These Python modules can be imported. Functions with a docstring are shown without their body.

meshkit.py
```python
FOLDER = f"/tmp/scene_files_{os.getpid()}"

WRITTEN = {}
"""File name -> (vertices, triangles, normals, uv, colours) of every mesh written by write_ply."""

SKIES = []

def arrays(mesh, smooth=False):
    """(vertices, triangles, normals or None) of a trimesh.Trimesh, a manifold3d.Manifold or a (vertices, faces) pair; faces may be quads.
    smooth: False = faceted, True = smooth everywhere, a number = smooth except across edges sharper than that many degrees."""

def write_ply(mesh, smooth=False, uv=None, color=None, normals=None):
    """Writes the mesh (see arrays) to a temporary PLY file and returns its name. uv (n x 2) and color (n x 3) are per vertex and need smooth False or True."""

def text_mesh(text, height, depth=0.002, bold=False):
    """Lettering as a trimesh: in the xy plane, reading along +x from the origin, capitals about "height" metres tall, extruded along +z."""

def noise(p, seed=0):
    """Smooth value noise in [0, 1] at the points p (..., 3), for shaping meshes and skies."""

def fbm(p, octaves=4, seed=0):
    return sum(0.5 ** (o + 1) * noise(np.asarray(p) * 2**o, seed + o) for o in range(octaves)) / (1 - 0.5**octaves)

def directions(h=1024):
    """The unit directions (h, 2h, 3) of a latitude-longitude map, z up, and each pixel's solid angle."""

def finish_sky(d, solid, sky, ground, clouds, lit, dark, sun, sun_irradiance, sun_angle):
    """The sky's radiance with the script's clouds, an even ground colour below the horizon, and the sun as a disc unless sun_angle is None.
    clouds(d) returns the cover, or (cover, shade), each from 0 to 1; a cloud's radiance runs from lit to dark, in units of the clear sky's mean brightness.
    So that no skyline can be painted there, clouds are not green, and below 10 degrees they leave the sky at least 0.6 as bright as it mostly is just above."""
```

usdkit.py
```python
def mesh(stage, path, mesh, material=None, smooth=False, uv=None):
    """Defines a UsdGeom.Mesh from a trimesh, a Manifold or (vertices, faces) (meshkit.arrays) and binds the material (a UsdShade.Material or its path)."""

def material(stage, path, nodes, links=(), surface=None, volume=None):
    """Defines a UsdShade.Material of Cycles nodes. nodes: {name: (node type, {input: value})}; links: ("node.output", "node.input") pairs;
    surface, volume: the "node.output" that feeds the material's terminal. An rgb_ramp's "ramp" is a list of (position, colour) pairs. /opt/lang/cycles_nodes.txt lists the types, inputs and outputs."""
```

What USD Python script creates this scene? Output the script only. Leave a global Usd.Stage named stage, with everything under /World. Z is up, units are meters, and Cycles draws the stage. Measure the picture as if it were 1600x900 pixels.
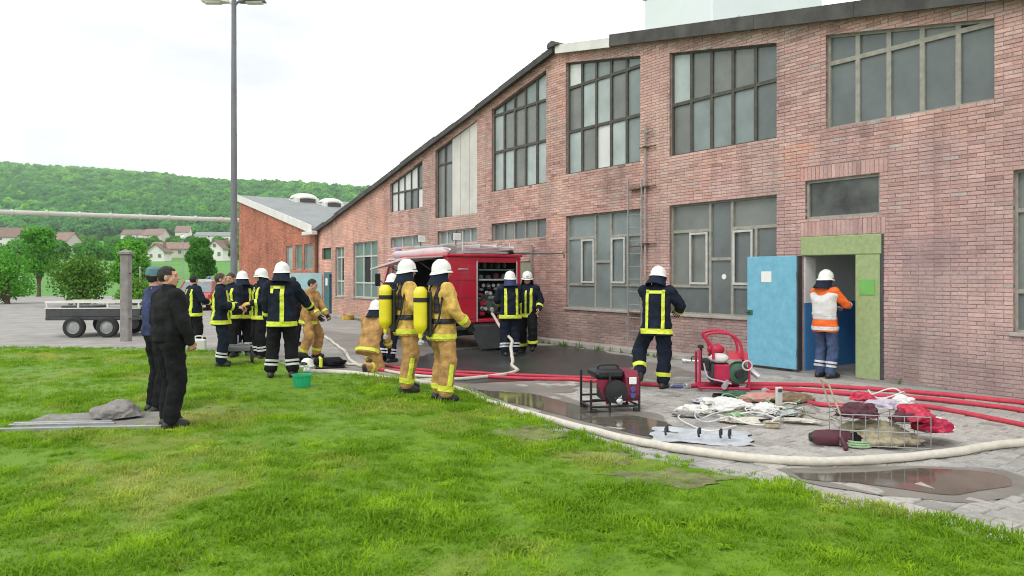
import math, random
import numpy as np, trimesh, usdkit, meshkit
import shapely
from shapely.geometry import Polygon, box as sbox, LineString, Point
from shapely.ops import unary_union
import manifold3d as m3
from manifold3d import Manifold, Mesh as MMesh
from pxr import Usd, UsdGeom, UsdLux, UsdShade, Gf, Sdf, Vt

PI = math.pi
rnd = random.Random(7)
stage = Usd.Stage.CreateInMemory()
UsdGeom.SetStageUpAxis(stage, UsdGeom.Tokens.z)
UsdGeom.SetStageMetersPerUnit(stage, 1.0)
stage.SetDefaultPrim(UsdGeom.Xform.Define(stage, '/World').GetPrim())
UsdGeom.Scope.Define(stage, '/World/Looks')

# ---------------------------------------------------------------- camera, sky, sun, exposure
EYE = 1.75
cam = UsdGeom.Camera.Define(stage, '/World/camera')
cam.CreateHorizontalApertureAttr(36.0)
cam.CreateFocalLengthAttr(1150 * 36.0 / 1600)
cam.CreateVerticalApertureOffsetAttr(-20 * 36.0 / 1600)
cam.CreateExposureAttr(0.0)
xf = UsdGeom.Xformable(cam)
xf.AddTranslateOp().Set(Gf.Vec3d(0, 0, EYE))
xf.AddRotateXYZOp().Set(Gf.Vec3f(90, 0, 0))

SUN_EL, SUN_DIR = math.radians(48), (-0.55, -0.83)     # towards the sun: behind the photographer, a little to the side
usdkit.material(stage, '/World/Looks/sky', {
    'sky': ('sky_texture', {'sky_type': 'single_scattering', 'sun_disc': False, 'sun_elevation': SUN_EL, 'sun_rotation': math.atan2(*SUN_DIR), 'aerosol_density': 3.0}),
    'tc': ('texture_coordinate', {}),
    'n': ('noise_texture', {'scale': 2.2, 'detail': 5.0, 'roughness': 0.55}),
    'mp': ('mapping', {'scale': (1.0, 1.0, 3.0)}),
    'r': ('rgb_ramp', {'ramp': [(0.36, (10.0, 10.5, 10.8)), (0.5, (12.6, 13.0, 13.1)), (0.68, (20.0, 20.0, 19.8))]}),
    'mx': ('mix_color', {'fac': 0.93}),
    'bg': ('background_shader', {'strength': 0.097}),
}, [('tc.generated', 'mp.vector'), ('mp.vector', 'n.vector'), ('n.fac', 'r.fac'), ('sky.color', 'mx.a'), ('r.color', 'mx.b'), ('mx.result', 'bg.color')], surface='bg.background')
dome = UsdLux.DomeLight.Define(stage, '/World/sky')
UsdShade.MaterialBindingAPI.Apply(dome.GetPrim()).Bind(UsdShade.Material.Get(stage, '/World/Looks/sky'))
dome.GetPrim().SetCustomDataByKey('kind', 'structure')
sun = UsdLux.DistantLight.Define(stage, '/World/sun')
sun.CreateNormalizeAttr(True); sun.CreateIntensityAttr(0.4); sun.CreateAngleAttr(25.0); sun.CreateColorAttr(Gf.Vec3f(1.0, 0.96, 0.9))
sx = UsdGeom.Xformable(sun)
az = math.degrees(math.atan2(SUN_DIR[1], SUN_DIR[0]))
sx.AddRotateZOp().Set(az + 90); sx.AddRotateXOp().Set(90 - math.degrees(SUN_EL))

# ---------------------------------------------------------------- naming, tagging, writing meshes
used = {}
def numbered(parent, name):
    k = (parent, name); n = used.get(k, 0); used[k] = n + 1
    return f'{parent}/{name}' + (f'_{n:03d}' if n else '')
def tag(path, label=None, cat=None, group=None, kind=None):
    p = stage.GetPrimAtPath(path)
    for k, v in (('label', label), ('category', cat), ('group', group), ('kind', kind)):
        if v: p.SetCustomDataByKey(k, v)
    return path
def thing(name, label, cat, loc=(0, 0, 0), rot=0, group=None, kind=None):
    path = numbered('/World', name)
    x = UsdGeom.Xform.Define(stage, path)
    x.AddTranslateOp().Set(Gf.Vec3d(*map(float, loc)))
    if rot: x.AddRotateZOp().Set(float(rot))
    return tag(path, label, cat, group, kind)
def put(path, mesh, mat, smooth=False, prim=None):
    mats = UsdShade.Material.Get(stage, f'/World/Looks/{mat}')
    assert mats, mat
    m = usdkit.mesh(stage, path, mesh, mats, smooth=smooth)
    if prim is not None:
        UsdGeom.PrimvarsAPI(m).CreatePrimvar('tone', Sdf.ValueTypeNames.Color3fArray, 'vertex').Set(Vt.Vec3fArray.FromNumpy(np.asarray(prim, np.float32)))
    return path
def part(parent, name, mesh, mat, label=None, smooth=False, kind=None, prim=None):
    path = put(numbered(parent, name), mesh, mat, smooth, prim)
    return tag(path, label, None, None, kind)
def single(name, mesh, mat, label, cat, loc=None, rot=0, group=None, kind=None, smooth=False):
    path = put(numbered('/World', name), mesh, mat, smooth)
    if loc is not None:
        x = UsdGeom.Xformable(stage.GetPrimAtPath(path)); x.AddTranslateOp().Set(Gf.Vec3d(*map(float, loc)))
        if rot: x.AddRotateZOp().Set(float(rot))
    return tag(path, label, cat, group, kind)

# ---------------------------------------------------------------- materials
def M(name, col, rough=0.7, var=0.12, scale=5.0, bump=0.0, bscale=60.0, metal=0.0, spec=0.5, detail=4.0, col2=None, coat=0.0):
    c = np.array(col, float); lo = np.clip(c * (1 - var), 0, 1); hi = np.clip(c * (1 + var), 0, 1)
    if col2 is not None: hi = np.array(col2, float)
    nodes = {'g': ('geometry', {}), 'n': ('noise_texture', {'scale': scale, 'detail': detail, 'roughness': 0.6}),
             'r': ('rgb_ramp', {'ramp': [(0.3, lo), (0.7, hi)]}),
             'p': ('principled_bsdf', {'roughness': rough, 'metallic': metal, 'specular_ior_level': spec, 'coat_weight': coat})}
    links = [('g.position', 'n.vector'), ('n.fac', 'r.fac'), ('r.color', 'p.base_color')]
    if bump:
        nodes['bn'] = ('noise_texture', {'scale': bscale, 'detail': 3.0}); nodes['b'] = ('bump', {'strength': bump, 'distance': 0.01})
        links += [('g.position', 'bn.vector'), ('bn.fac', 'b.height'), ('b.normal', 'p.normal')]
    usdkit.material(stage, f'/World/Looks/{name}', nodes, links, surface='p.BSDF')
    return name
def Mtone(name, rough=0.85, nscale=30.0, amount=0.35, bump=0.4, bscale=90.0, stain=0.5):
    """Colour of each piece from its own tone, with grain and weathering blotches over it."""
    usdkit.material(stage, f'/World/Looks/{name}', {
        'g': ('geometry', {}), 'a': ('attribute', {'attribute': 'tone'}),
        'n': ('noise_texture', {'scale': nscale, 'detail': 5.0, 'roughness': 0.65}),
        'r': ('rgb_ramp', {'ramp': [(0.25, (1 - amount,) * 3), (0.75, (1 + amount * 0.6,) * 3)]}),
        'w': ('noise_texture', {'scale': 0.55, 'detail': 5.0, 'roughness': 0.6}),
        'wr': ('rgb_ramp', {'ramp': [(0.3, (1 - stain * 0.55, 1 - stain * 0.5, 1 - stain * 0.45)), (0.6, (1.06, 1.04, 1.02))]}),
        'smp': ('mapping', {'scale': (2.0, 2.0, 0.3)}), 'sn': ('noise_texture', {'scale': 1.0, 'detail': 5.0, 'roughness': 0.6}), 'sr': ('rgb_ramp', {'ramp': [(0.33, (1 - stain * 0.42,) * 3), (0.5, (1, 1, 1)), (0.7, (1.06, 1.06, 1.05))]}), 'm3': ('mix_color', {'blend_type': 'multiply', 'fac': 1.0, 'use_clamp': False}),
        'm1': ('mix_color', {'blend_type': 'multiply', 'fac': 1.0, 'use_clamp': False}), 'm2': ('mix_color', {'blend_type': 'multiply', 'fac': 1.0, 'use_clamp': False}),
        'bn': ('noise_texture', {'scale': bscale, 'detail': 3.0}), 'b': ('bump', {'strength': bump, 'distance': 0.01}),
        'p': ('principled_bsdf', {'roughness': rough, 'specular_ior_level': 0.3})},
        [('g.position', 'n.vector'), ('g.position', 'w.vector'), ('g.position', 'bn.vector'), ('n.fac', 'r.fac'), ('w.fac', 'wr.fac'),
         ('a.color', 'm1.a'), ('r.color', 'm1.b'), ('m1.result', 'm2.a'), ('wr.color', 'm2.b'), ('g.position', 'smp.vector'), ('smp.vector', 'sn.vector'), ('sn.fac', 'sr.fac'), ('m2.result', 'm3.a'), ('sr.color', 'm3.b'), ('m3.result', 'p.base_color'),
         ('bn.fac', 'b.height'), ('b.normal', 'p.normal')], surface='p.BSDF')
    return name
Mtone('brick', 0.92, 26, 0.26, 0.5, 70, 0.55)
Mtone('paver', 0.75, 18, 0.3, 0.35, 60, 0.35)
M('mortar', (0.38, 0.29, 0.255), 0.95, 0.25, 3, 0.4, 80)
M('concrete', (0.30, 0.285, 0.265), 0.85, 0.22, 1.2, 0.25, 70)
M('kerb', (0.36, 0.34, 0.31), 0.85, 0.2, 4, 0.3, 60)
M('joint', (0.26, 0.24, 0.21), 0.95, 0.3, 5, 0.3, 80)
M('dark_frame', (0.075, 0.07, 0.06), 0.7, 0.3, 9)
M('light_frame', (0.30, 0.29, 0.25), 0.7, 0.2, 9)
M('pale_frame', (0.50, 0.50, 0.47), 0.65, 0.15, 9)
def Mglass(name, col, var=0.3):
    M(name, col, 0.26, var * .6, 1.6, 0.05, 3, spec=0.5)
Mglass('glass_grey', (0.17, 0.185, 0.17)); Mglass('glass_teal', (0.20, 0.24, 0.235)); Mglass('glass_light', (0.36, 0.42, 0.41))
Mglass('glass_pale', (0.62, 0.64, 0.62), 0.12); Mglass('glass_dark', (0.125, 0.145, 0.145)); Mglass('glass_green', (0.13, 0.21, 0.18))
Mglass('glass_black', (0.006, 0.007, 0.008))
Mglass('glass_mottled', (0.07, 0.077, 0.07), 1.3)
M('board_white', (0.56, 0.55, 0.50), 0.7, 0.14, 1.4, 0.1, 20)
M('roof_dark', (0.075, 0.072, 0.068), 0.9, 0.35, 2.5, 0.5, 30)
M('roof_grey', (0.25, 0.27, 0.27), 0.8, 0.12, 1.0, 0.2, 20)
M('fascia_white', (0.68, 0.67, 0.63), 0.6, 0.1, 2)
M('blue_paint', (0.15, 0.42, 0.57), 0.5, 0.1, 9.0, 0.1, 20, col2=(0.19, 0.47, 0.61))
M('cyan_paint', (0.45, 0.70, 0.74), 0.5, 0.08, 2)
M('teal_paint', (0.07, 0.16, 0.18), 0.5, 0.15, 2)
M('green_paint', (0.30, 0.39, 0.17), 0.6, 0.16, 14.0, 0.1, 24, col2=(0.35, 0.43, 0.21))
M('green_plate', (0.16, 0.42, 0.10), 0.5, 0.1, 3)
M('dark_green', (0.035, 0.12, 0.07), 0.6, 0.2, 3)
M('beige_green', (0.27, 0.30, 0.21), 0.7, 0.15, 2)
M('room_white', (0.80, 0.81, 0.80), 0.8, 0.06, 2)
M('room_blue', (0.06, 0.24, 0.55), 0.6, 0.12, 2)
M('paper', (0.78, 0.78, 0.74), 0.8, 0.03, 20)
M('galvanised', (0.33, 0.34, 0.34), 0.45, 0.2, 5, 0.1, 30, metal=0.4)
M('post_grey', (0.17, 0.17, 0.19), 0.55, 0.15, 3)
M('aluminium', (0.62, 0.63, 0.64), 0.35, 0.1, 8, metal=0.7)
M('steel_dark', (0.05, 0.05, 0.055), 0.5, 0.25, 8)
M('rust', (0.14, 0.075, 0.045), 0.85, 0.4, 12, 0.3, 60)
M('red_paint', (0.46, 0.012, 0.035), 0.3, 0.06, 3, coat=0.4)
M('red_frame', (0.48, 0.02, 0.06), 0.4, 0.12, 8)
M('magenta_red', (0.42, 0.012, 0.06), 0.45, 0.15, 8)
M('pink_flap', (0.60, 0.47, 0.48), 0.45, 0.08, 3)
M('rubber', (0.018, 0.018, 0.018), 0.75, 0.2, 10)
M('black_plastic', (0.014, 0.014, 0.016), 0.5, 0.25, 10)
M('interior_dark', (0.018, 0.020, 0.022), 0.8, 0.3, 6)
M('green_grey', (0.09, 0.14, 0.115), 0.6, 0.25, 9)
M('hose_white', (0.60, 0.56, 0.48), 0.75, 0.12, 14, 0.4, 220)
M('hose_red', (0.52, 0.045, 0.075), 0.7, 0.15, 10, 0.4, 220)
M('blue_coupling', (0.06, 0.08, 0.25), 0.5)
M('skin', (0.56, 0.30, 0.21), 0.55, 0.1, 14)
M('lips', (0.36, 0.13, 0.11), 0.5); M('eye_white', (0.7, 0.68, 0.64), 0.3); M('eye_dark', (0.02, 0.015, 0.01), 0.3)
M('hair_dark', (0.012, 0.010, 0.009), 0.6, 0.4, 60, 0.8, 180); M('hair_brown', (0.055, 0.033, 0.02), 0.6, 0.4, 60, 0.8, 180)
M('helmet_white', (0.78, 0.78, 0.74), 0.3, 0.04, 6, coat=0.3)
M('neck_cloth', (0.016, 0.022, 0.04), 0.85, 0.3, 14, 0.3, 90, spec=0.15)
M('black_cloth', (0.011, 0.011, 0.013), 0.85, 0.45, 7, 0.8, 45, spec=0.15)
M('black_wool', (0.016, 0.016, 0.018), 0.9, 0.45, 7, 0.8, 45, spec=0.15)
M('navy_cloth', (0.012, 0.017, 0.030), 0.85, 0.45, 7, 0.8, 45, spec=0.15)
M('blue_cloth', (0.022, 0.035, 0.11), 0.8, 0.45, 7, 0.8, 45)
M('jeans', (0.045, 0.075, 0.16), 0.85, 0.45, 7, 0.8, 45)
M('tan_cloth', (0.42, 0.235, 0.08), 0.85, 0.45, 7, 0.8, 45)
M('tan_yellow', (0.60, 0.38, 0.09), 0.8, 0.45, 7, 0.8, 45)
M('hivis', (0.66, 0.74, 0.055), 0.5, 0.08, 20)
M('silver_band', (0.62, 0.63, 0.64), 0.35, 0.1, 30)
M('white_cloth', (0.68, 0.67, 0.65), 0.8, 0.08, 9, 0.3, 100)
M('orange_cloth', (0.83, 0.14, 0.015), 0.65, 0.1, 10, 0.3, 100)
M('teal_cap', (0.10, 0.20, 0.22), 0.85, 0.15, 20)
M('boot', (0.013, 0.013, 0.013), 0.5, 0.3, 14)
M('glove_dark', (0.016, 0.016, 0.018), 0.8, 0.3, 20, spec=0.15)
M('cylinder_yellow', (0.80, 0.68, 0.02), 0.35, 0.07, 6, coat=0.3)
M('engine_red', (0.20, 0.010, 0.035), 0.4, 0.2, 8)
M('maroon', (0.085, 0.022, 0.035), 0.7, 0.25, 12, 0.4, 80)
M('pink_cloth', (0.50, 0.25, 0.22), 0.85, 0.2, 9, 0.4, 80)
M('sack_brown', (0.20, 0.135, 0.085), 0.9, 0.3, 10, 0.5, 90)
M('pale_plastic', (0.46, 0.49, 0.52), 0.55, 0.2, 6, 0.4, 30)
M('rope_green', (0.28, 0.42, 0.24), 0.8, 0.2, 30); M('rope_olive', (0.17, 0.19, 0.09), 0.8, 0.25, 30)
M('straw', (0.36, 0.32, 0.22), 0.9, 0.3, 20)
M('lilac_cloth', (0.46, 0.42, 0.50), 0.8, 0.25, 14, 0.3, 90)
M('bark', (0.10, 0.075, 0.05), 0.95, 0.35, 10, 0.8, 50)
M('house_cream', (0.55, 0.50, 0.43), 0.85, 0.06, 0.5); M('house_white', (0.72, 0.70, 0.66), 0.85, 0.05, 0.5)
M('tile_red', (0.27, 0.18, 0.15), 0.85, 0.2, 1.5, 0.3, 8); M('tile_brown', (0.22, 0.15, 0.12), 0.85, 0.2, 1.5, 0.3, 8)
M('annex_orange', (0.62, 0.26, 0.16), 0.88, 0.15, 1.0)
M('beacon_blue', (0.08, 0.06, 0.55), 0.15, 0.05, 4, coat=0.6)
M('lens', (0.7, 0.7, 0.68), 0.15, 0.1, 10)
M('bare_soil', (0.18, 0.165, 0.10), 0.95, 0.4, 7, 0.8, 40, col2=(0.22, 0.26, 0.07))
M('stone_grey', (0.24, 0.225, 0.215), 0.9, 0.25, 5, 0.5, 40)
M('tower_white', (0.74, 0.77, 0.80), 0.7, 0.03, 0.2)
M('timber', (0.30, 0.23, 0.15), 0.85, 0.25, 8, 0.4, 60)
M('rain_metal', (0.33, 0.29, 0.27), 0.7, 0.2, 5)
M('pipe_pale', (0.55, 0.55, 0.50), 0.5, 0.08, 1)
M('puddle', (0.075, 0.066, 0.052), 0.07, 0.4, 2.0, 0.03, 8, spec=0.5)
M('wet', (0.030, 0.032, 0.032), 0.30, 0.35, 1.1, 0.08, 30, spec=0.3)
M('damp', (0.20, 0.185, 0.165), 0.45, 0.3, 1.3, 0.15, 50)
usdkit.material(stage, '/World/Looks/bucket_green', {'p': ('principled_bsdf', {'base_color': (0.04, 0.45, 0.25), 'roughness': 0.25}), 't': ('transparent_bsdf', {'color': (0.45, 0.85, 0.65)}), 'm': ('mix_closure', {'fac': 0.45})},
                [('p.BSDF', 'm.closure1'), ('t.BSDF', 'm.closure2')], surface='m.closure')
def Mleaf(name, lo, mid, hi, nscale=1.5, rand=0.5, trans=0.3, extra=None):
    nodes = {'g': ('geometry', {}), 'o': ('object_info', {}), 'n': ('noise_texture', {'scale': nscale, 'detail': 4.0, 'roughness': 0.6}),
             'ad': ('math', {'math_type': 'multiply_add', 'value2': rand}), 'ad2': ('math', {'math_type': 'multiply_add', 'value2': rand}),
             'r': ('rgb_ramp', {'ramp': [(0.25, lo), (0.5, mid), (0.8, hi)]}),
             'p': ('principled_bsdf', {'roughness': 0.6, 'specular_ior_level': 0.25}), 't': ('translucent_bsdf', {}), 'm': ('mix_closure', {'fac': trans})}
    links = [('g.position', 'n.vector'), ('g.random_per_island', 'ad.value1'), ('n.fac', 'ad.value3'), ('o.random', 'ad2.value1'), ('ad.value', 'ad2.value3')]
    nodes['sub'] = ('math', {'math_type': 'subtract', 'value2': rand}); links += [('ad2.value', 'sub.value1')]
    links += [('sub.value', 'r.fac'), ('r.color', 'p.base_color'), ('r.color', 't.color'), ('p.BSDF', 'm.closure1'), ('t.BSDF', 'm.closure2')]
    usdkit.material(stage, f'/World/Looks/{name}', nodes, links, surface='m.closure')
Mleaf('leaf_hill', (0.09, 0.30, 0.07), (0.16, 0.46, 0.09), (0.27, 0.60, 0.12), 0.012, 0.45, 0.4)
Mleaf('leaf_hill_dark', (0.08, 0.27, 0.085), (0.12, 0.38, 0.09), (0.19, 0.50, 0.11), 0.012, 0.4, 0.4)
Mleaf('leaf_hill_bright', (0.19, 0.47, 0.07), (0.27, 0.58, 0.09), (0.36, 0.66, 0.12), 0.012, 0.4, 0.4)
Mleaf('leaf_tree', (0.06, 0.22, 0.02), (0.11, 0.36, 0.03), (0.19, 0.48, 0.05), 1.0, 0.5)
Mleaf('leaf_bush', (0.08, 0.20, 0.015), (0.15, 0.32, 0.025), (0.24, 0.42, 0.04), 1.0, 0.5)
def Mground_grass(name, lo, mid, hi, dry, nscale, leafy=False):
    nodes = {'g': ('geometry', {}), 'n': ('noise_texture', {'scale': nscale, 'detail': 5.0, 'roughness': 0.65}),
             'd': ('noise_texture', {'scale': 0.42, 'detail': 4.0, 'roughness': 0.6}), 'dr': ('rgb_ramp', {'ramp': [(0.52, (0, 0, 0)), (0.70, (0.85,) * 3)]}),
             'r': ('rgb_ramp', {'ramp': [(0.3, lo), (0.5, mid), (0.72, hi)]}), 'mx': ('mix_color', {'b': dry}),
             'p': ('principled_bsdf', {'roughness': 0.7, 'specular_ior_level': 0.2})}
    links = [('g.position', 'n.vector'), ('g.position', 'd.vector'), ('d.fac', 'dr.fac'), ('dr.color', 'mx.fac'), ('r.color', 'mx.a'), ('mx.result', 'p.base_color')]
    if leafy:
        nodes |= {'ad': ('math', {'math_type': 'multiply_add', 'value2': 0.4}), 'sub': ('math', {'math_type': 'subtract', 'value2': 0.2}), 't': ('translucent_bsdf', {}), 'm': ('mix_closure', {'fac': 0.35})}
        links += [('g.random_per_island', 'ad.value1'), ('n.fac', 'ad.value3'), ('ad.value', 'sub.value1'), ('sub.value', 'r.fac'), ('mx.result', 't.color'), ('p.BSDF', 'm.closure1'), ('t.BSDF', 'm.closure2')]
    else:
        links += [('n.fac', 'r.fac')]
    usdkit.material(stage, f'/World/Looks/{name}', nodes, links, surface='m.closure' if leafy else 'p.BSDF')
Mground_grass('lawn', (0.08, 0.16, 0.010), (0.12, 0.23, 0.014), (0.16, 0.28, 0.02), (0.26, 0.24, 0.08), 5.0)
Mground_grass('grass_blade', (0.16, 0.31, 0.010), (0.36, 0.56, 0.018), (0.54, 0.70, 0.05), (0.62, 0.56, 0.17), 1.8, True)
Mground_grass('meadow', (0.06, 0.20, 0.03), (0.09, 0.26, 0.04), (0.12, 0.30, 0.05), (0.11, 0.25, 0.05), 0.05)

# ---------------------------------------------------------------- mesh helpers
def tm(v, f): return trimesh.Trimesh(np.asarray(v, float), np.asarray(f, int), process=False)
def man2tm(m):
    a = m.to_mesh(); return tm(a.vert_properties[:, :3], a.tri_verts)
def tm2man(t): return Manifold(MMesh(np.asarray(t.vertices, np.float32), np.asarray(t.faces, np.uint32)))
def cat(*ms):
    out = []
    for m in ms: out += m if isinstance(m, (list, tuple)) else [m]
    out = [man2tm(x) if isinstance(x, Manifold) else x for x in out]
    v, f, n = [], [], 0
    for x in out:
        v.append(np.asarray(x.vertices)); f.append(np.asarray(x.faces) + n); n += len(x.vertices)
    return tm(np.vstack(v), np.vstack(f))
def box(x0, x1, y0, y1, z0, z1):
    v = np.array([[x, y, z] for x in (x0, x1) for y in (y0, y1) for z in (z0, z1)], float)
    f = [[0, 1, 3], [0, 3, 2], [4, 6, 7], [4, 7, 5], [0, 4, 5], [0, 5, 1], [2, 3, 7], [2, 7, 6], [0, 2, 6], [0, 6, 4], [1, 5, 7], [1, 7, 3]]
    return tm(v, f)
def cbox(x0, x1, y0, y1, z0, z1, b=0.01):
    p = []
    for sx in (0, 1):
        for sy in (0, 1):
            for sz in (0, 1):
                c = np.array([x1 if sx else x0, y1 if sy else y0, z1 if sz else z0], float)
                d = np.array([-1 if sx else 1, -1 if sy else 1, -1 if sz else 1]) * b
                for k in range(3):
                    q = c + d; q[k] = c[k]; p.append(q)
    return man2tm(Manifold.hull_points(np.array(p)))
def hull(pts): return man2tm(Manifold.hull_points(np.array(pts, float)))
def spline(pts, n=8):
    p = np.array(pts, float); p = np.vstack([2 * p[0] - p[1], p, 2 * p[-1] - p[-2]]); out = []
    for i in range(1, len(p) - 2):
        for t in np.arange(n) / n:
            a, b, c, d = p[i - 1], p[i], p[i + 1], p[i + 2]
            out.append(0.5 * (2 * b + (c - a) * t + (2 * a - 5 * b + 4 * c - d) * t * t + (3 * b - a - 3 * c + d) * t ** 3))
    out.append(p[-2]); return np.array(out)
def tube(pts, r, sides=8, closed=False):
    p = np.array(pts, float); n = len(p)
    t = np.gradient(p, axis=0)
    if closed: t = np.roll(p, -1, 0) - np.roll(p, 1, 0)
    t /= np.linalg.norm(t, axis=1, keepdims=True) + 1e-12
    a = np.cross(t[0], [0, 0, 1.0]); a = np.cross(t[0], [1.0, 0, 0]) if np.linalg.norm(a) < 0.1 else a
    A = []
    for k in range(n):
        a = a - t[k] * (a @ t[k]); a = a / (np.linalg.norm(a) + 1e-12); A.append(a)
    A = np.array(A); B = np.cross(t, A); ang = np.arange(sides) * 2 * PI / sides
    rr = np.broadcast_to(np.asarray(r, float), (n,))
    v = (p[:, None] + rr[:, None, None] * (np.cos(ang)[None, :, None] * A[:, None] + np.sin(ang)[None, :, None] * B[:, None])).reshape(-1, 3)
    f = []
    for i in range(n if closed else n - 1):
        j = (i + 1) % n
        for k in range(sides):
            l = (k + 1) % sides
            f += [[i * sides + k, i * sides + l, j * sides + l], [i * sides + k, j * sides + l, j * sides + k]]
    if not closed:
        v = np.vstack([v, p[0], p[-1]]); c0, c1 = n * sides, n * sides + 1
        for k in range(sides):
            l = (k + 1) % sides
            f += [[c0, l, k], [c1, (n - 1) * sides + k, (n - 1) * sides + l]]
    return tm(v, f)
def bar(a, b, r, sides=8): return tube([a, b], r, sides)
def beam(a, b, w, h):
    """Rectangular bar from a to b, w across and h high."""
    a, b = np.array(a, float), np.array(b, float); t = (b - a) / np.linalg.norm(b - a)
    s = np.cross(t, [0, 0, 1.0]); s = np.array([1.0, 0, 0]) if np.linalg.norm(s) < 1e-3 else s / np.linalg.norm(s)
    u = np.cross(s, t)
    return hull([q + s * i * w / 2 + u * j * h / 2 for q in (a, b) for i in (-1, 1) for j in (-1, 1)])
def lathe(profile, sides=20, c=(0, 0, 0), sy=1.0):
    pr = np.array(profile, float); ang = np.arange(sides) * 2 * PI / sides; n = len(pr)
    v = np.stack([pr[:, None, 0] * np.cos(ang), pr[:, None, 0] * np.sin(ang) * sy, np.broadcast_to(pr[:, None, 1], (n, sides))], -1).reshape(-1, 3) + np.array(c)
    f = []
    for i in range(n - 1):
        for k in range(sides):
            l = (k + 1) % sides
            f += [[i * sides + k, i * sides + l, (i + 1) * sides + l], [i * sides + k, (i + 1) * sides + l, (i + 1) * sides + k]]
    return tm(v, f)
def rotz(m, deg, about=(0, 0, 0)):
    return xform(m, trimesh.transformations.rotation_matrix(math.radians(deg), [0, 0, 1], about))
def rot(m, deg, axis, about=(0, 0, 0)):
    return xform(m, trimesh.transformations.rotation_matrix(math.radians(deg), axis, about))
def xform(m, T):
    v = np.asarray(m.vertices) @ T[:3, :3].T + T[:3, 3]; return tm(v, m.faces)
def shift(m, d): return tm(np.asarray(m.vertices) + np.array(d, float), m.faces)
def wheel(c, r, w, axis='x', sides=20):
    """(tyre, rim) with the axle along axis."""
    ty = lathe([(r * 0.62, -w / 2), (r * 0.9, -w / 2), (r, -w * 0.36), (r, w * 0.36), (r * 0.9, w / 2), (r * 0.62, w / 2), (r * 0.62, -w / 2)], sides)
    ri = lathe([(0, -w * 0.3), (r * 0.2, -w * 0.36), (r * 0.55, -w * 0.25), (r * 0.63, -w * 0.45), (r * 0.63, w * 0.45), (r * 0.55, w * 0.25), (r * 0.2, w * 0.36), (0, w * 0.3)], sides)
    R = trimesh.transformations.rotation_matrix(PI / 2, [0, 1, 0] if axis == 'x' else [1, 0, 0])
    return shift(xform(ty, R), c), shift(xform(ri, R), c)
def poly_extrude(poly, y0, y1):
    """A polygon given in (s, z) made solid between the depths y0 and y1."""
    out = []
    for g in getattr(poly, 'geoms', [poly]):
        if g.is_empty or g.geom_type != 'Polygon' or g.area < 1e-6: continue
        e = trimesh.creation.extrude_polygon(g, y1 - y0, engine='earcut')
        v = np.asarray(e.vertices)
        out.append(tm(np.stack([v[:, 0], y1 - v[:, 2], v[:, 1]], 1), np.asarray(e.faces)))
    return cat(out) if out else None
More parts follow.
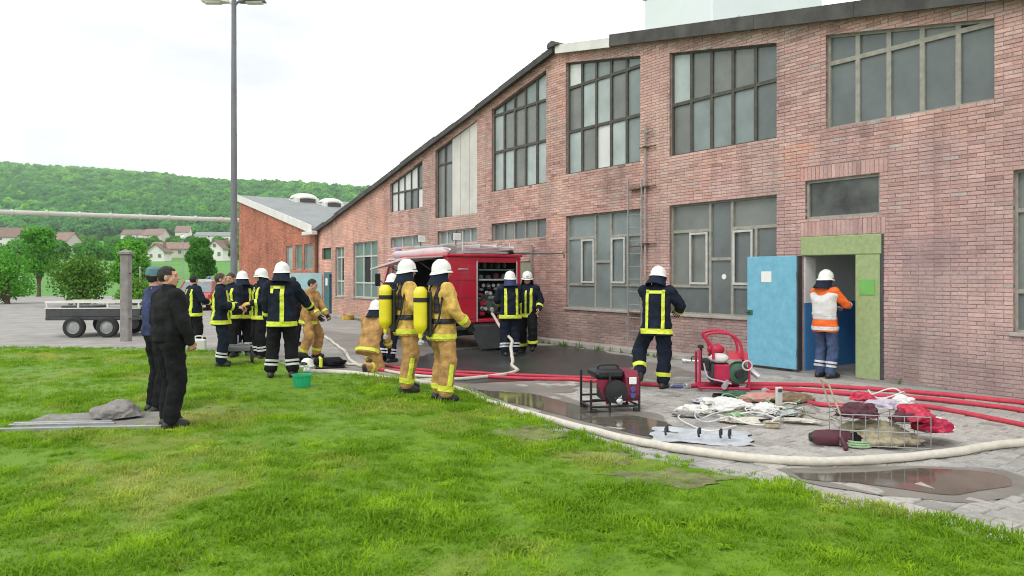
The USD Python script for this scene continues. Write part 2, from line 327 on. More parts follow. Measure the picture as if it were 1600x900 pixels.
def sheet(poly, z, edge=None, fz=None):
    """A flat (or fz-shaped) ground sheet from a polygon in (x, y)."""
    if edge is None:
        v, f = trimesh.creation.triangulate_polygon(poly, engine='earcut')
    else:
        x0, y0, x1, y1 = poly.bounds; V, F = [], []; idx = {}
        cells = []
        for i in range(int((x1 - x0) / edge) + 1):
            for j in range(int((y1 - y0) / edge) + 1):
                q = sbox(x0 + i * edge, y0 + j * edge, x0 + (i + 1) * edge, y0 + (j + 1) * edge).intersection(poly)
                for g in getattr(q, 'geoms', [q]):
                    if g.geom_type == 'Polygon' and g.area > 1e-5: cells.append(g)
        for g in cells:
            vv, ff = trimesh.creation.triangulate_polygon(g, engine='earcut')
            ids = []
            for p in vv:
                k = (round(p[0], 4), round(p[1], 4))
                if k not in idx: idx[k] = len(V); V.append(p)
                ids.append(idx[k])
            F += [[ids[a] for a in t] for t in ff]
        v, f = np.array(V), np.array(F)
    z = np.full(len(v), z, float) if fz is None else fz(v)
    v3 = np.column_stack([v, z]); f = np.array(f)
    n = np.cross(v3[f[:, 1]] - v3[f[:, 0]], v3[f[:, 2]] - v3[f[:, 0]])[:, 2]
    f[n < 0] = f[n < 0][:, ::-1]
    return tm(v3, f)
def blob(c, r, seed=0, amp=0.3, freq=2.0, sub=3, flat=None):
    m = trimesh.creation.icosphere(sub); v = np.array(m.vertices)
    d = 1 + amp * (meshkit.fbm(v * freq + seed * 7.3, 3, seed) - 0.5) * 2
    v = v * d[:, None] * np.array(r) + np.array(c)
    if flat is not None: v[:, 2] = np.maximum(v[:, 2], flat)
    return tm(v, m.faces)

# ---------------------------------------------------------------- where things stand: sight lines met with the ground or the facade
def G(px, py, z=0.0):
    Y = (EYE - z) * 1150 / (py - 430.0); return np.array([(px - 800) / 1150 * Y, Y, z])
def at(px, Y, z=0.0): return np.array([(px - 800) / 1150 * Y, Y, z])
E_ = np.array([.5758, -.8175, 0]); N_ = np.array([.8175, .5758, 0]); P0 = np.array([1.236, 18.95, 0])
def W(s, y=0, z=0): return P0 + E_ * s + N_ * y + np.array([0, 0, z])
def S(px):
    u = (px - 800) / 1150; return (18.95 * u - 1.236) / (.5758 + .8175 * u)
FROT = math.degrees(math.atan2(-.8175, .5758))

# ================================================================ GROUND
LAWN_EDGE = [(-16, 17.6), (-8.98, 17.2), (-6.5, 16.4), (-4.8, 14.9), (-3.5, 13.4), (-2.16, 12.35), (-.895, 11.35), (-.50, 10.45), (.25, 8.92), (.87, 7.72), (1.44, 6.99), (1.85, 6.62), (2.1, 6.33), (2.36, 6.0), (2.51, 5.65), (2.82, 5.38), (3.33, 4.79), (4.6, 3.2), (6, 0.5)]
edge = []
sp = spline(np.array(LAWN_EDGE), 14)
for i, p in enumerate(sp):
    j = 0.05 * (meshkit.fbm(np.array([p[0] * 3, p[1] * 3, 0.3]), 3, 5) - 0.5) * 2
    edge.append((p[0] + j, p[1] + j * 1.2))
lawn_poly = Polygon(edge + [(6, -3), (-16, -3)]).buffer(0)
def terrain_h(x, y):
    r = np.interp(y, [-1e4, 70, 200, 600, 1250, 1700, 4000], [-.06, -.06, 6, 30, 0, 0, 0])
    px = x / np.maximum(y, 1) * 1150 + 800
    ridge = EYE + (153 - np.clip(px - 200, -900, 700) * 0.066) / 1150 * 1250
    ridge = ridge + 14 * (meshkit.fbm(np.stack([x / 160, y / 160, 0 * x], -1), 3, 3) - .5)
    t = np.clip((y - 600) / 650, 0, 1); hi = 30 + (ridge - 30) * (t * 0.85 + 0.15 * np.sin(t * PI / 2))
    far = np.where(y > 1250, ridge - (y - 1250) * 0.03, hi)
    return np.where(y > 600, far, r) + 0.4 * np.clip((y - 80) / 100, 0, 1) * (meshkit.fbm(np.stack([x / 25, y / 25, 0 * x], -1), 3, 9) - .5)
ys = np.concatenate([[-400, -60], np.linspace(0, 100, 11), np.linspace(120, 600, 25), np.linspace(630, 1300, 30), [1500, 1800, 2050]])
us = np.linspace(-1, 1, 61)
gv = np.array([[u * (260 + abs(y) * 1.25), y] for y in ys for u in us])
gz = terrain_h(gv[:, 0], gv[:, 1])
q = np.arange(len(ys) * len(us)).reshape(len(ys), len(us))
qf = np.stack([q[:-1, :-1], q[:-1, 1:], q[1:, 1:], q[1:, :-1]], -1).reshape(-1, 4)
tag(put('/World/terrain', (np.column_stack([gv, gz]), qf), 'meadow', smooth=True), kind='structure')

yard_outer = Polygon([(-60, -6), (45, -6), (45, 62), (-60, 62)])
pave_poly = Polygon([(-2.4, 11.4), (-.9, 10.6), (.87, 7.6), (2.0, 6.2), (3.0, 4.6), (4.4, 3.0), (8.2, 3.0), (8.9, 7.3), (5.2, 12.6), (3.6, 12.9), (1.5, 12.2)])
pave_poly = pave_poly.difference(lawn_poly.buffer(-0.25)).buffer(0)
yard = thing('yard_paving', None, None); tag(yard, kind='structure')
base = yard_outer.difference(lawn_poly.buffer(-0.3)).difference(pave_poly)
part(yard, 'paving_surface', sheet(base, 0.0), 'concrete')
part(yard, 'joint_bed', sheet(pave_poly.buffer(0.03), -0.016), 'joint')
# paving stones, laid parallel to the facade in a half bond; each slab a piece, a few sunk or tilted
pr = random.Random(11); stones = []
ca, sa = E_[0], E_[1]
def loc2(a, b): return (ca * a - sa * b + 1.236, sa * a + ca * b + 18.95)
inv = lambda x, y: ((x - 1.236) * ca + (y - 18.95) * sa, -(x - 1.236) * sa + (y - 18.95) * ca)
cs = np.array([inv(x, y) for x, y in pave_poly.exterior.coords])
LX, LY, GAP = 0.26, 0.17, 0.009
from shapely.prepared import prep
pp = prep(pave_poly)
for r_, b in enumerate(np.arange(cs[:, 1].min(), cs[:, 1].max(), LY)):
    a = cs[:, 0].min() + (r_ % 2) * LX / 2
    while a < cs[:, 0].max():
        w = LX * pr.choice([0.66, 1, 1, 1, 1.25])
        quad = [loc2(a, b), loc2(a + w - GAP, b), loc2(a + w - GAP, b + LY - GAP), loc2(a, b + LY - GAP)]
        P = Polygon(quad)
        if pp.intersects(P):
            c = P.centroid; j = lambda: pr.uniform(-.008, .008)
            z = pr.gauss(0, .0035); tx, ty = pr.gauss(0, .008), pr.gauss(0, .008)
            top = []
            for (x, y) in quad: top.append((x + j(), y + j(), z + tx * (x - c.x) + ty * (y - c.y)))
            ctr = np.array([c.x, c.y])
            v = [(*(ctr + (np.array(t[:2]) - ctr) * 1.0), t[2] - .05) for t in top] + [(*(ctr + (np.array(t[:2]) - ctr) * 1.0), t[2] - .012) for t in top] + [(*(ctr + (np.array(t[:2]) - ctr) * .95), t[2]) for t in top]
            f = []
            for l in (0, 4):
                for k in range(4):
                    n = (k + 1) % 4; f += [[l + k, l + n, l + 4 + n], [l + k, l + 4 + n, l + 4 + k]]
            f += [[8, 9, 10], [8, 10, 11]]
            g = 0.41 * pr.uniform(.86, 1.1)
            tone = np.array([g * 1.03, g * .99, g * .93]) * (1 if pr.random() > .06 else .7)
            stones.append((math.hypot(c.x, c.y) if abs(c.x / c.y) < .72 else 99, np.array(v), np.array(f), tone))
        a += w
stones.sort(key=lambda t: t[0])
for d, v, f, tone in stones[:300]:
    part(yard, 'paving_stone', tm(v, f), 'paver', prim=np.tile(tone, (len(v), 1)))
rest = stones[300:]
if rest:
    mm = cat([tm(v, f) for _, v, f, _ in rest])
    part(yard, 'paving_stones_beyond', mm, 'paver', kind='stuff', prim=np.vstack([np.tile(t, (len(v), 1)) for _, v, _, t in rest]))

def lawn_z(v):
    d = np.array([lawn_poly.exterior.distance(Point(*p)) for p in v]) if len(v) < 20000 else np.full(len(v), 1.0)
    h = .02 + .05 * meshkit.fbm(np.column_stack([v * 0.9, 0 * v[:, 0]]), 3, 2) + .02 * meshkit.fbm(np.column_stack([v * 5, 0 * v[:, 0]]), 2, 4)
    return -.02 + (h + .02) * np.clip(d / .18, 0, 1)
lawn_tm = sheet(lawn_poly, 0, 0.3, lawn_z)
tag(put('/World/lawn', lawn_tm, 'lawn', smooth=True), kind='structure')
def lawn_at(x, y): return float(lawn_z(np.array([[x, y]]))[0])

def lawn_patch(c, rx, ry, seed):
    r = random.Random(seed); P = Polygon([(c[0] + rx * math.cos(a) * r.uniform(.45, 1.15), c[1] + ry * math.sin(a) * r.uniform(.45, 1.15)) for a in np.arange(26) * 2 * PI / 26]).buffer(.03).buffer(-.03).intersection(lawn_poly.buffer(-.12))
    P = max(getattr(P, 'geoms', [P]), key=lambda g: g.area)
    return P
def irregular(pts, seed, amp=.12, n=10):
    sp = spline(np.array(list(pts) + [pts[0]]), n)[:-1]
    c = sp.mean(0); out = []
    for p in sp:
        k = 1 + amp * (meshkit.fbm(np.array([p[0] * 1.7, p[1] * 1.7, seed * 3.1]), 4, seed) - .5) * 2
        out.append(c + (p - c) * k)
    return Polygon(out).buffer(0)
BARE = [lawn_patch(c, rx, ry, k + 20) for k, (c, rx, ry) in enumerate((((1.25, 6.15), .62, .36), ((.85, 6.9), .36, .34), ((.2, 7.9), .42, .38)))]
bare_all = unary_union(BARE)
for P in BARE: tag(put(numbered('/World', 'bare_soil'), sheet(P, 0, .12, lambda v: lawn_z(v) + .006), 'bare_soil', smooth=True), kind='structure')
def gpoly(pix): return [G(*p)[:2] for p in pix]
clear = lawn_poly.buffer(.02)
wetp = irregular(gpoly([(640, 560), (700, 548), (790, 540), (880, 541), (960, 552), (1010, 566), (960, 583), (880, 592), (780, 598), (700, 596), (640, 585)]), 3, .14)
tag(put('/World/wet_asphalt', sheet(wetp.difference(clear), .004), 'wet'), kind='structure')
damp = irregular(gpoly([(500, 515), (620, 530), (740, 545), (1000, 565), (1090, 585), (1020, 600), (900, 612), (760, 608), (640, 590), (560, 560)]), 9, .12).difference(wetp)
damp2 = irregular(gpoly([(735, 606), (850, 612), (930, 634), (1030, 648), (1050, 672), (1020, 685), (930, 668), (820, 640)]), 4, .15)
tag(put('/World/damp_ground', sheet(unary_union([damp]).difference(clear), .004), 'damp'), kind='structure')
pud = irregular(gpoly([(755, 612), (830, 616), (925, 640), (1000, 652), (1035, 668), (1005, 681), (930, 664), (840, 640), (775, 624)]), 6, .34)
tag(put('/World/brown_puddle', sheet(pud.difference(clear), .008), 'puddle'), kind='structure')
tag(put('/World/damp_ground_001', sheet(damp2.difference(pud).difference(wetp).difference(clear), .0045), 'damp'), kind='structure')
pud2 = irregular(gpoly([(1236, 737), (1300, 735), (1420, 732), (1540, 740), (1570, 758), (1500, 775), (1420, 768), (1340, 757), (1265, 750)]), 8, .24)
tag(put('/World/damp_ground_002', sheet(irregular(gpoly([(1212, 734), (1300, 731), (1420, 727), (1570, 735), (1620, 762), (1535, 786), (1420, 777), (1330, 766), (1250, 754)]), 5, .2).difference(pud2).difference(clear), .0045), 'damp'), kind='structure')
tag(put('/World/brown_puddle_001', sheet(pud2.difference(clear), .008), 'puddle'), kind='structure')
# kerb stones at the foot of the facade
# ================================================================ FACTORY HALL
FB = thing('factory_hall', 'long gabled red brick factory hall with tall grimy windows beside the yard', 'building', P0, FROT)
def roof_z(s): return 7.55 + (.2235 * s if s < 0 else -.174 * s)
SL, SR = -17.3, 17.1
Cz = .0625
def qz(z): return round(z / Cz) * Cz
gable = Polygon([(SL, 0), (SR, 0), (SR, roof_z(SR)), (0, 7.55), (SL, roof_z(SL))])
def rect(s0, s1, z0, z1): return sbox(s0, qz(z0), s1, qz(z1))
def raked(s0, s1, z0, off): return Polygon([(s0, qz(z0)), (s1, qz(z0)), (s1, roof_z(s1) - off), (s0, roof_z(s0) - off)])
WIN = {   # opening, mullions, transoms, bar, frame, choice of panes
    'W1': (raked(-9.96, -7.44, 4.05, .22), [.2, .4, .6, .8], [4.75], .05, 'dark_frame', 'pale'),
    'W2': (raked(-6.55, -3.99, 3.6, .22), [.19, .39, .59, .8], [5.38], .06, 'dark_frame', 'boards'),
    'W3': (raked(-3.19, -.59, 4.2, .24), [.2, .4, .6, .8], [5.34, 6.42], .07, 'dark_frame', 'light'),
    'W4': (raked(.23, 2.87, 4.32, .34), [.2, .4, .6, .8], [5.40, 6.52], .07, 'dark_frame', 'mixed'),
    'W5': (raked(3.75, 6.41, 4.32, .35), [.2, .4, .6, .8], [5.42], .07, 'dark_frame', 'mixed'),
    'W6': (raked(7.4, 10.06, 4.32, .3), [.2, .4, .6, .8], [5.46], .075, 'light_frame', 'dark'),
    'W7': (raked(10.95, 13.6, 3.9, .3), [.2, .4, .6, .8], [4.9], .07, 'light_frame', 'dark'),
    'L2': (rect(-9.9, -7.5, 2.72, 3.15), [.33, .66], [], .05, 'pale_frame', 'teal'),
    'L3': (rect(-6.4, -4.0, 2.72, 3.2), [.2, .4, .6, .8], [], .05, 'pale_frame', 'teal'),
    'L4': (rect(-3.19, -.59, 2.74, 3.23), [.2, .4, .6, .8], [], .05, 'light_frame', 'grey'),
    'G0': (rect(-16.8, -15.75, 2.42, 2.95), [], [], .05, 'dark_frame', 'green'),
    'L0': (rect(-15.25, -14.3, .9, 2.92), [.5], [1.5, 2.5], .06, 'pale_frame', 'opened'),
    'L1': (rect(-13.32, -11.01, .88, 3.05), [.36, .66], [1.45, 2.5], .06, 'pale_frame', 'opened'),
}
BIG = {'L5': (.23, 2.87), 'L6': (3.75, 6.41), 'L7': (10.3, 12.9)}
for k, (a, b) in BIG.items(): WIN[k] = (rect(a, b, .95, 3.26), None, None, .06, 'light_frame', k)
TRANSOM = rect(7.0, 8.36, 2.73, 3.42)
DOOR = Polygon([(6.97, 0), (7.95, 0), (7.95, 2.09), (6.97, 2.09)])
DOOR_ALL = sbox(6.97, 0, 8.38, qz(2.44))
FARDOOR = sbox(-16.6, 0, -15.65, qz(1.85))
BEIGE = sbox(-2.06, 0, -1.18, qz(2.13))
SOLD = [sbox(6.9, qz(3.42), 8.5, qz(3.42) + .24), sbox(6.9, qz(2.44), 8.46, qz(2.44) + .27)]
openings = unary_union([w[0] for w in WIN.values()] + [TRANSOM, DOOR_ALL, FARDOOR, BEIGE])
wall_poly = gable.difference(openings)
wall = part(FB, 'wall', poly_extrude(wall_poly, .011, .34), 'mortar')

br = random.Random(5)
PAL = [(.58, .37, .305), (.55, .34, .28), (.61, .41, .345), (.52, .325, .275), (.64, .45, .385), (.50, .31, .27), (.57, .40, .345)]
PATCH = [(6.5, 7.0, 3.45, 4.1, (.66, .33, .22)), (-1.0, .2, 3.4, 4.2, (.62, .46, .38)), (3.0, 3.7, 2.0, 3.2, (.5, .36, .31)), (8.7, 9.6, 1.0, 2.4, (.42, .30, .28)), (-8.0, -6.6, 3.3, 3.9, (.62, .48, .40)), (-11.5, -10.2, 3.3, 4.4, (.70, .36, .24)), (-13.5, -11.8, 3.2, 4.0, (.66, .46, .38)), (2.9, 3.7, 4.4, 6.6, (.58, .40, .34))]
def brick_tone(s, z):
    c = np.array(br.choice(PAL)) * br.uniform(.91, 1.07)
    if br.random() < .04: c *= .68
    if br.random() < .035: c = np.array([.55, .50, .44]) * br.uniform(.8, 1)
    nz = float(meshkit.fbm(np.array([s * .45, z * .6, 2.0]), 3, 6))
    for a, b_, u, w_, col in PATCH:
        if a < s + br.gauss(0, .1) < b_ and u < z + br.gauss(0, .06) < w_: c = .3 * c + .7 * np.array(col) * br.uniform(.9, 1.08)
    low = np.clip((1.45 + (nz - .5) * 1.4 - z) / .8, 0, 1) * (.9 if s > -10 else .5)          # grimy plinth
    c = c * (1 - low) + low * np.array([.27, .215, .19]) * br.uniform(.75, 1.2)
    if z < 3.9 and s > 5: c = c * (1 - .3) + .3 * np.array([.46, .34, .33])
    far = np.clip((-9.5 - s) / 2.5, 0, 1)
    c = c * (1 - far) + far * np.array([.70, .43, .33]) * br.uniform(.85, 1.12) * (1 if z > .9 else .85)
    mv = np.clip((s - 1) / 5, 0, 1); c = c * (1 - mv * np.array([.05, .03, -.04])) * np.array([1.0, 1.0, 1.05])
    c = (c * .86 + .14 * np.array([.46, .37, .32])) * np.array([1.12, 1.03, 1.0])
    blot = float(meshkit.fbm(np.array([s * .8, z * .8, 9.0]), 3, 12))
    if blot > .62: c = c * .8 + .2 * np.array([.58, .50, .44])
    return np.clip(c, .02, .9)
def brick_mesh(s0, s1, z0, z1, y, d=.06):
    b = .004
    v = np.array([[s0, y + d, z0], [s1, y + d, z0], [s1, y + d, z1], [s0, y + d, z1], [s0, y + b, z0], [s1, y + b, z0], [s1, y + b, z1], [s0, y + b, z1],
                  [s0 + b, y, z0 + b], [s1 - b, y, z0 + b], [s1 - b, y, z1 - b], [s0 + b, y, z1 - b]])
    f = []
    for l in (0, 4):
        for k in range(4):
            n = (k + 1) % 4; f += [[l + k, l + n, l + 4 + n], [l + k, l + 4 + n, l + 4 + k]]
    f += [[8, 9, 10], [8, 10, 11]]
    return tm(v, f)
def lay(poly, s_lo, s_hi, z_hi, tone, half=.0, L=.24, stop=None):
    P = prep(poly); out = []
    for r_ in range(int(z_hi / Cz) + 1):
        z0 = r_ * Cz + .005; z1 = z0 + Cz - .010
        s = s_lo + (L / 2 if r_ % 2 else 0) - L
        k = 0
        while s < s_hi:
            w = L if (r_ % 4 != 2 or br.random() < .8) else L / 2
            a, b_ = s + .005, s + w - .005; s += w
            q = sbox(a, z0, b_, z1)
            y = br.gauss(0, .0022)
            if P.contains(q): m = brick_mesh(a, b_, z0, z1, y)
            elif P.intersects(q):
                g = q.intersection(poly)
                if g.area < .0012: continue
                bb = g.bounds
                if abs(g.area - (bb[2] - bb[0]) * (bb[3] - bb[1])) < 1e-5: m = brick_mesh(bb[0], bb[2], bb[1], bb[3], y)
                else:
                    m = poly_extrude(g, y, y + .06)
                    if m is None: continue
            else: continue
            out.append(((a + b_) / 2, (z0 + z1) / 2, m))
    return out
field = wall_poly.difference(unary_union(SOLD)).intersection(sbox(SL, 0, 13.8, 9))
bricks = lay(field, SL, 13.8, 7.6, brick_tone)
for sq in SOLD:
    a, z0, b_, z1 = sq.bounds; n = int((b_ - a) / .075)
    for k in range(n):
        s0 = a + k * (b_ - a) / n; bricks.append((s0, (z0 + z1) / 2, brick_mesh(s0 + .005, s0 + (b_ - a) / n - .005, z0 + .005, z1 - .005, br.gauss(0, .003))))
def brick_rank(t):
    s, z, _ = t; p = W(s); px = p[0] / p[1]
    return p[1] + (50 if abs(px) > .695 or EYE + .39 * p[1] < z else 0)
bricks.sort(key=brick_rank)
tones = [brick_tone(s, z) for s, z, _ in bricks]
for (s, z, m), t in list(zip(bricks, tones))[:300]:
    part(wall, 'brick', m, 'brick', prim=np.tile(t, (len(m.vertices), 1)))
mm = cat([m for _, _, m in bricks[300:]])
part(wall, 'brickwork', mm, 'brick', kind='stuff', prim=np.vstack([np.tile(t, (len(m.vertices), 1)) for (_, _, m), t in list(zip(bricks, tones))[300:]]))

# windows: one frame each with its panes set back behind it
gr = random.Random(3)
def choose(style, i, j, n, m):
    if style == 'pale': return 'glass_pale' if gr.random() < .62 else gr.choice(['glass_grey', 'glass_dark'])
    if style == 'boards': return 'glass_grey' if i < 2 else 'board_white'
    if style == 'light': return gr.choice(['glass_grey', 'glass_grey', 'glass_teal', 'glass_light'])
    if style == 'mixed': return gr.choice(['glass_grey', 'glass_grey', 'glass_teal', 'glass_teal', 'glass_light'])
    if style == 'dark': return gr.choice(['glass_dark', 'glass_dark', 'glass_grey'])
    if style == 'grey': return gr.choice(['glass_grey', 'glass_dark'])
    if style == 'green': return 'dark_green'
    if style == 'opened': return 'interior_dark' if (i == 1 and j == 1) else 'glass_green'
    return 'glass_teal'
SPECIAL = {('W4', 2, 0): 'glass_pale', ('W4', 0, 2): 'glass_pale', ('W5', 0, 1): 'glass_light', ('W4', 2, 1): 'glass_light', ('W4', 3, 0): 'glass_light', ('W4', 4, 0): 'glass_teal',
           ('W5', 0, 0): 'glass_grey', ('W5', 1, 0): 'glass_teal', ('W5', 2, 0): 'glass_teal', ('W5', 3, 0): 'glass_teal', ('W5', 4, 0): 'glass_dark', ('W5', 4, 1): 'glass_dark', ('W5', 3, 1): 'glass_grey', ('W5', 1, 1): 'glass_grey', ('W5', 2, 1): 'glass_grey'}
RECESS = .11
for key, (op, mu, tr, barw, fmat, style) in WIN.items():
    s0, z0, s1, z1 = op.bounds; cells = []
    if mu is not None:
        xs = [s0] + [s0 + (s1 - s0) * m for m in mu] + [s1]; zs = [z0] + list(tr) + [z1 + .5]
        for i in range(len(xs) - 1):
            for j in range(len(zs) - 1):
                c = sbox(xs[i], zs[j], xs[i + 1], zs[j + 1]).intersection(op)
                if style == 'boards' and i >= 2:
                    if j: continue
                    c = sbox(xs[i], z0, xs[i + 1], z1 + .5).intersection(op)
                if c.area > .02: cells.append((c, SPECIAL.get((key, i, j)) or choose(style, i, j, len(xs) - 1, len(zs) - 1)))
    else:   # the big ground floor windows: wide, narrow, wide; each wide one with a hinged light in it
        a, b_, c_ = s0 + 1.03, s0 + 1.58, s1
        L = 'glass_teal' if key == 'L5' else 'glass_grey'; D = 'glass_teal' if key == 'L5' else 'glass_dark'
        R = lambda p, q, u, w: sbox(p, u, q, w).intersection(op)
        t1, t0 = 2.68, 1.52
        cells += [(R(s0, a, t1, z1), L), (R(s0, s0 + .5, t0, t1), L), (R(s0 + .5, a, t0, t1), L), (R(s0, a, z0, t0), D),
                  (R(a, b_, 2.08, z1), D), (R(a, b_, z0, 2.08), D),
                  (R(b_, c_, t1, z1), L), (R(b_, b_ + .56, t0, t1), D), (R(b_ + .56, c_, t0, t1), D), (R(b_, c_, z0, t0), D)]
    depth = RECESS
    fr = op.difference(unary_union([c.buffer(-barw / 2, join_style=2) for c, _ in cells]))
    w = part(FB, 'window', poly_extrude(fr, depth - .02, depth + .06), fmat, label={'W2': 'upper window half closed with pale boards', 'W1': 'upper window with pale and missing panes', 'L1': 'ground floor window with an open dark casement'}.get(key))
    for c, mt in cells:
        q = c.buffer(-barw / 2 + .004, join_style=2)
        if q.area < .01: continue
        off = gr.uniform(-.006, .006)
        if mt == 'board_white': part(w, 'board', poly_extrude(c.buffer(-.012, join_style=2), depth - .05, depth - .028), mt)
        else: part(w, 'pane', poly_extrude(q, depth + .02 + off, depth + .028 + off), mt)
    if key in ('L5', 'L6', 'L7'):
        b2 = s0 + 1.58
        for (p, q) in (((s0 + .53, s0 + 1.0)) if key == 'L5' else (s0 + .5, s0 + .98), (b2 + .03, b2 + .5)):
            ring = sbox(p, 1.56, q, 2.64); ring = ring.difference(ring.buffer(-.045, join_style=2))
            part(w, 'casement', poly_extrude(ring, depth - .05, depth - .022), 'pale_frame')
    if z0 < 1.2: part(w, 'sill', cbox(s0 - .04, s1 + .04, -.05, depth - .022, z0 - .06, z0 - .004, .008), 'kerb')
# dark glass over the door
w = part(FB, 'window', poly_extrude(TRANSOM.difference(TRANSOM.buffer(-.045, join_style=2)), .06, .14), 'light_frame', label='single dark mottled pane above the green doorway')
part(w, 'pane', poly_extrude(TRANSOM.buffer(-.04, join_style=2), .1, .11), 'glass_mottled')
part(w, 'sill', cbox(6.98, 8.38, .012, .058, TRANSOM.bounds[1] - .03, TRANSOM.bounds[1] - .004, .004), 'mortar')
part(FB, 'sticker', shift(lathe([(0, -.004), (.055, -.004), (.055, .004), (0, .004)], 14), (0, 0, 0)).apply_transform(trimesh.transformations.rotation_matrix(PI / 2, [1, 0, 0])).apply_translation([5.11, RECESS + .008, 1.72]), 'paper')
# doorway with its green steel frame, room behind
dr = part(FB, 'door_frame', cbox(6.93, 8.40, -.035, .25, 2.10, qz(2.44) - .004, .012), 'green_paint')
part(dr, 'jamb', cbox(7.955, 8.375, -.03, .25, .0, 2.097, .012), 'green_paint')
part(dr, 'plate', cbox(8.03, 8.30, -.042, -.0305, 1.42, 1.68, .004), 'green_plate')
part(dr, 'trim', cbox(8.376, 8.43, -.02, .2, 0, qz(2.44) - .01, .008), 'steel_dark')
leaf = part(FB, 'door', cbox(5.86, 6.92, -.14, -.085, .05, 2.10, .008), 'blue_paint', label='light blue steel door leaf folded back against the wall')
part(leaf, 'notice', cbox(6.18, 6.40, -.146, -.1405, 1.62, 1.82, .001), 'paper')
part(leaf, 'edge_strip', cbox(6.922, 6.955, -.14, -.02, .05, 2.10, .004), 'steel_dark')
part(leaf, 'handle', cat(cbox(5.87, 5.99, -.16, -.1405, 1.0, 1.09, .004), bar((5.93, -.2, 1.05), (5.93, -.14, 1.05), .012), bar((5.93, -.2, 1.05), (5.85, -.2, 1.05), .012)), 'dark_green')
for z in (.35, 1.75): part(leaf, 'hinge', shift(lathe([(0, -.06), (.018, -.06), (.018, .06), (0, .06)], 10), (6.945, -.15, z)), 'steel_dark')
rm = part(FB, 'entrance_room', cat(box(6.78, 9.4, 1.9, 2.0, 1.25, 2.7), box(6.78, 6.88, .345, 1.9, 1.25, 2.7), box(9.3, 9.4, .345, 1.9, 1.25, 2.7), box(6.78, 9.4, .345, 2.0, 2.7, 2.8)), 'room_white')
part(rm, 'dado', cat(box(6.78, 9.4, 1.88, 2.0, 0, 1.249), box(6.78, 6.90, .345, 1.88, 0, 1.249), box(9.28, 9.4, .345, 1.88, 0, 1.249)), 'room_blue')
part(rm, 'reveal', box(6.972, 6.99, .02, .344, 1.25, 2.088), 'room_white')
part(rm, 'reveal', box(6.972, 6.99, .02, .344, .0, 1.249), 'room_blue')
part(rm, 'floor', box(6.78, 9.4, -.05, 1.88, .001, .03), 'stone_grey')
# far doorway with its teal jamb, notice and cyan leaf
fd = part(FB, 'door_frame', poly_extrude(FARDOOR.difference(sbox(-16.0, 0, -15.7, 1.8)), .02, .12), 'teal_paint', label='dark teal door panel with a notice at the far end')
part(fd, 'notice', cbox(-16.42, -16.18, .012, .0195, 1.3, 1.62, .001), 'paper')
part(fd, 'dark_passage', box(-16.02, -15.68, .3, .34, 0, 1.82), 'interior_dark')
lf = beam(W(-16.7, -.06, .95), (-9.62, 31.9, .95), .05, 1.8)
Ti = np.linalg.inv(trimesh.transformations.translation_matrix(P0) @ trimesh.transformations.rotation_matrix(math.radians(FROT), [0, 0, 1]))
part(FB, 'door', xform(lf, Ti), 'cyan_paint', label='pale cyan door leaf standing open at the far end')
bd = part(FB, 'door', cbox(-2.05, -1.19, .03, .09, .0, qz(2.13) - .005, .01), 'beige_green', label='closed beige green metal door behind the fire engine')
part(bd, 'handle', bar((-1.95, -.01, 1.05), (-1.84, -.01, 1.05), .012), 'steel_dark')
# roofs, verge boards
def slab(sa, sb, t, y0, y1, up=0.0):
    return hull([(s, y, roof_z(s) + up + dz) for s in (sa, sb) for y in (y0, y1) for dz in (0, t)])
rf = part(FB, 'roof', slab(SL - .12, -.004, .10, -.16, 42, .002), 'roof_dark')
part(FB, 'roof', slab(.004, SR + .3, .10, -.13, 42, .002), 'roof_dark')
rr = random.Random(2)
xs = np.linspace(SL - .1, -.1, 15)
for a, b_ in zip(xs[:-1], xs[1:]):
    part(rf, 'verge_board', slab(a + .004, b_ - .004, .14 + rr.uniform(0, .05), -.20, -.163, -.06 + rr.uniform(-.02, .01)), 'roof_dark')
part(rf, 'verge_board', slab(.0, 2.03, .22, -.17, -.133, -.12), 'fascia_white', label='white verge board next to the ridge')
xs = np.linspace(2.05, 14.0, 7)
for a, b_ in zip(xs[:-1], xs[1:]):
    part(rf, 'verge_board', slab(a + .004, b_ - .004, .27, -.19 + rr.uniform(0, .012), -.133, -.10), 'roof_dark')
part(rf, 'ridge_cap', hull([(x, y, z) for x, z in ((-.25, 7.6), (.2, 7.62), (-.05, 7.76), (-.22, 7.72)) for y in (-.24, 42)]), 'roof_dark')
part(rf, 'roof_vent', cat(shift(lathe([(0, 0), (.09, 0), (.09, .22), (.16, .24), (.02, .34), (0, .34)], 12), (5.1, .6, roof_z(5.1) + .08))), 'galvanised')
# rainwater pipe with brackets, cable, corner gutter
part(FB, 'rain_pipe', tube(spline([(3.35, -.09, 4.93), (3.17, -.09, 4.90), (3.12, -.09, 4.7), (3.12, -.09, .1)], 6), .024, 8), 'rain_metal')
for z in (1.2, 2.45, 3.72, 4.6):
    part(FB, 'pipe_bracket', cat(beam((2.9, -.05, z), (3.4, -.05, z), .03, .02), beam((3.12, .02, z), (3.12, -.14, z), .09, .03)), 'rust')
part(FB, 'rain_pipe', tube([(SL + .05, -.1, 3.55), (SL + .05, -.1, .05)], .07, 8), 'rust')
part(FB, 'gutter_box', cbox(SL - .95, SL + .35, -.42, -.15, 3.56, 3.72, .02), 'fascia_white')
part(FB, 'rain_pipe', tube([(-1.12, -.08, 2.55), (-1.12, -.08, .05)], .03, 8), 'stone_grey')
part(FB, 'plinth_kerb', cat(*[cbox(a + .004, a + .996, -.34, -.004, .0, .11, .012) for a in np.arange(-15.3, 5.6, 1.0)]), 'kerb')
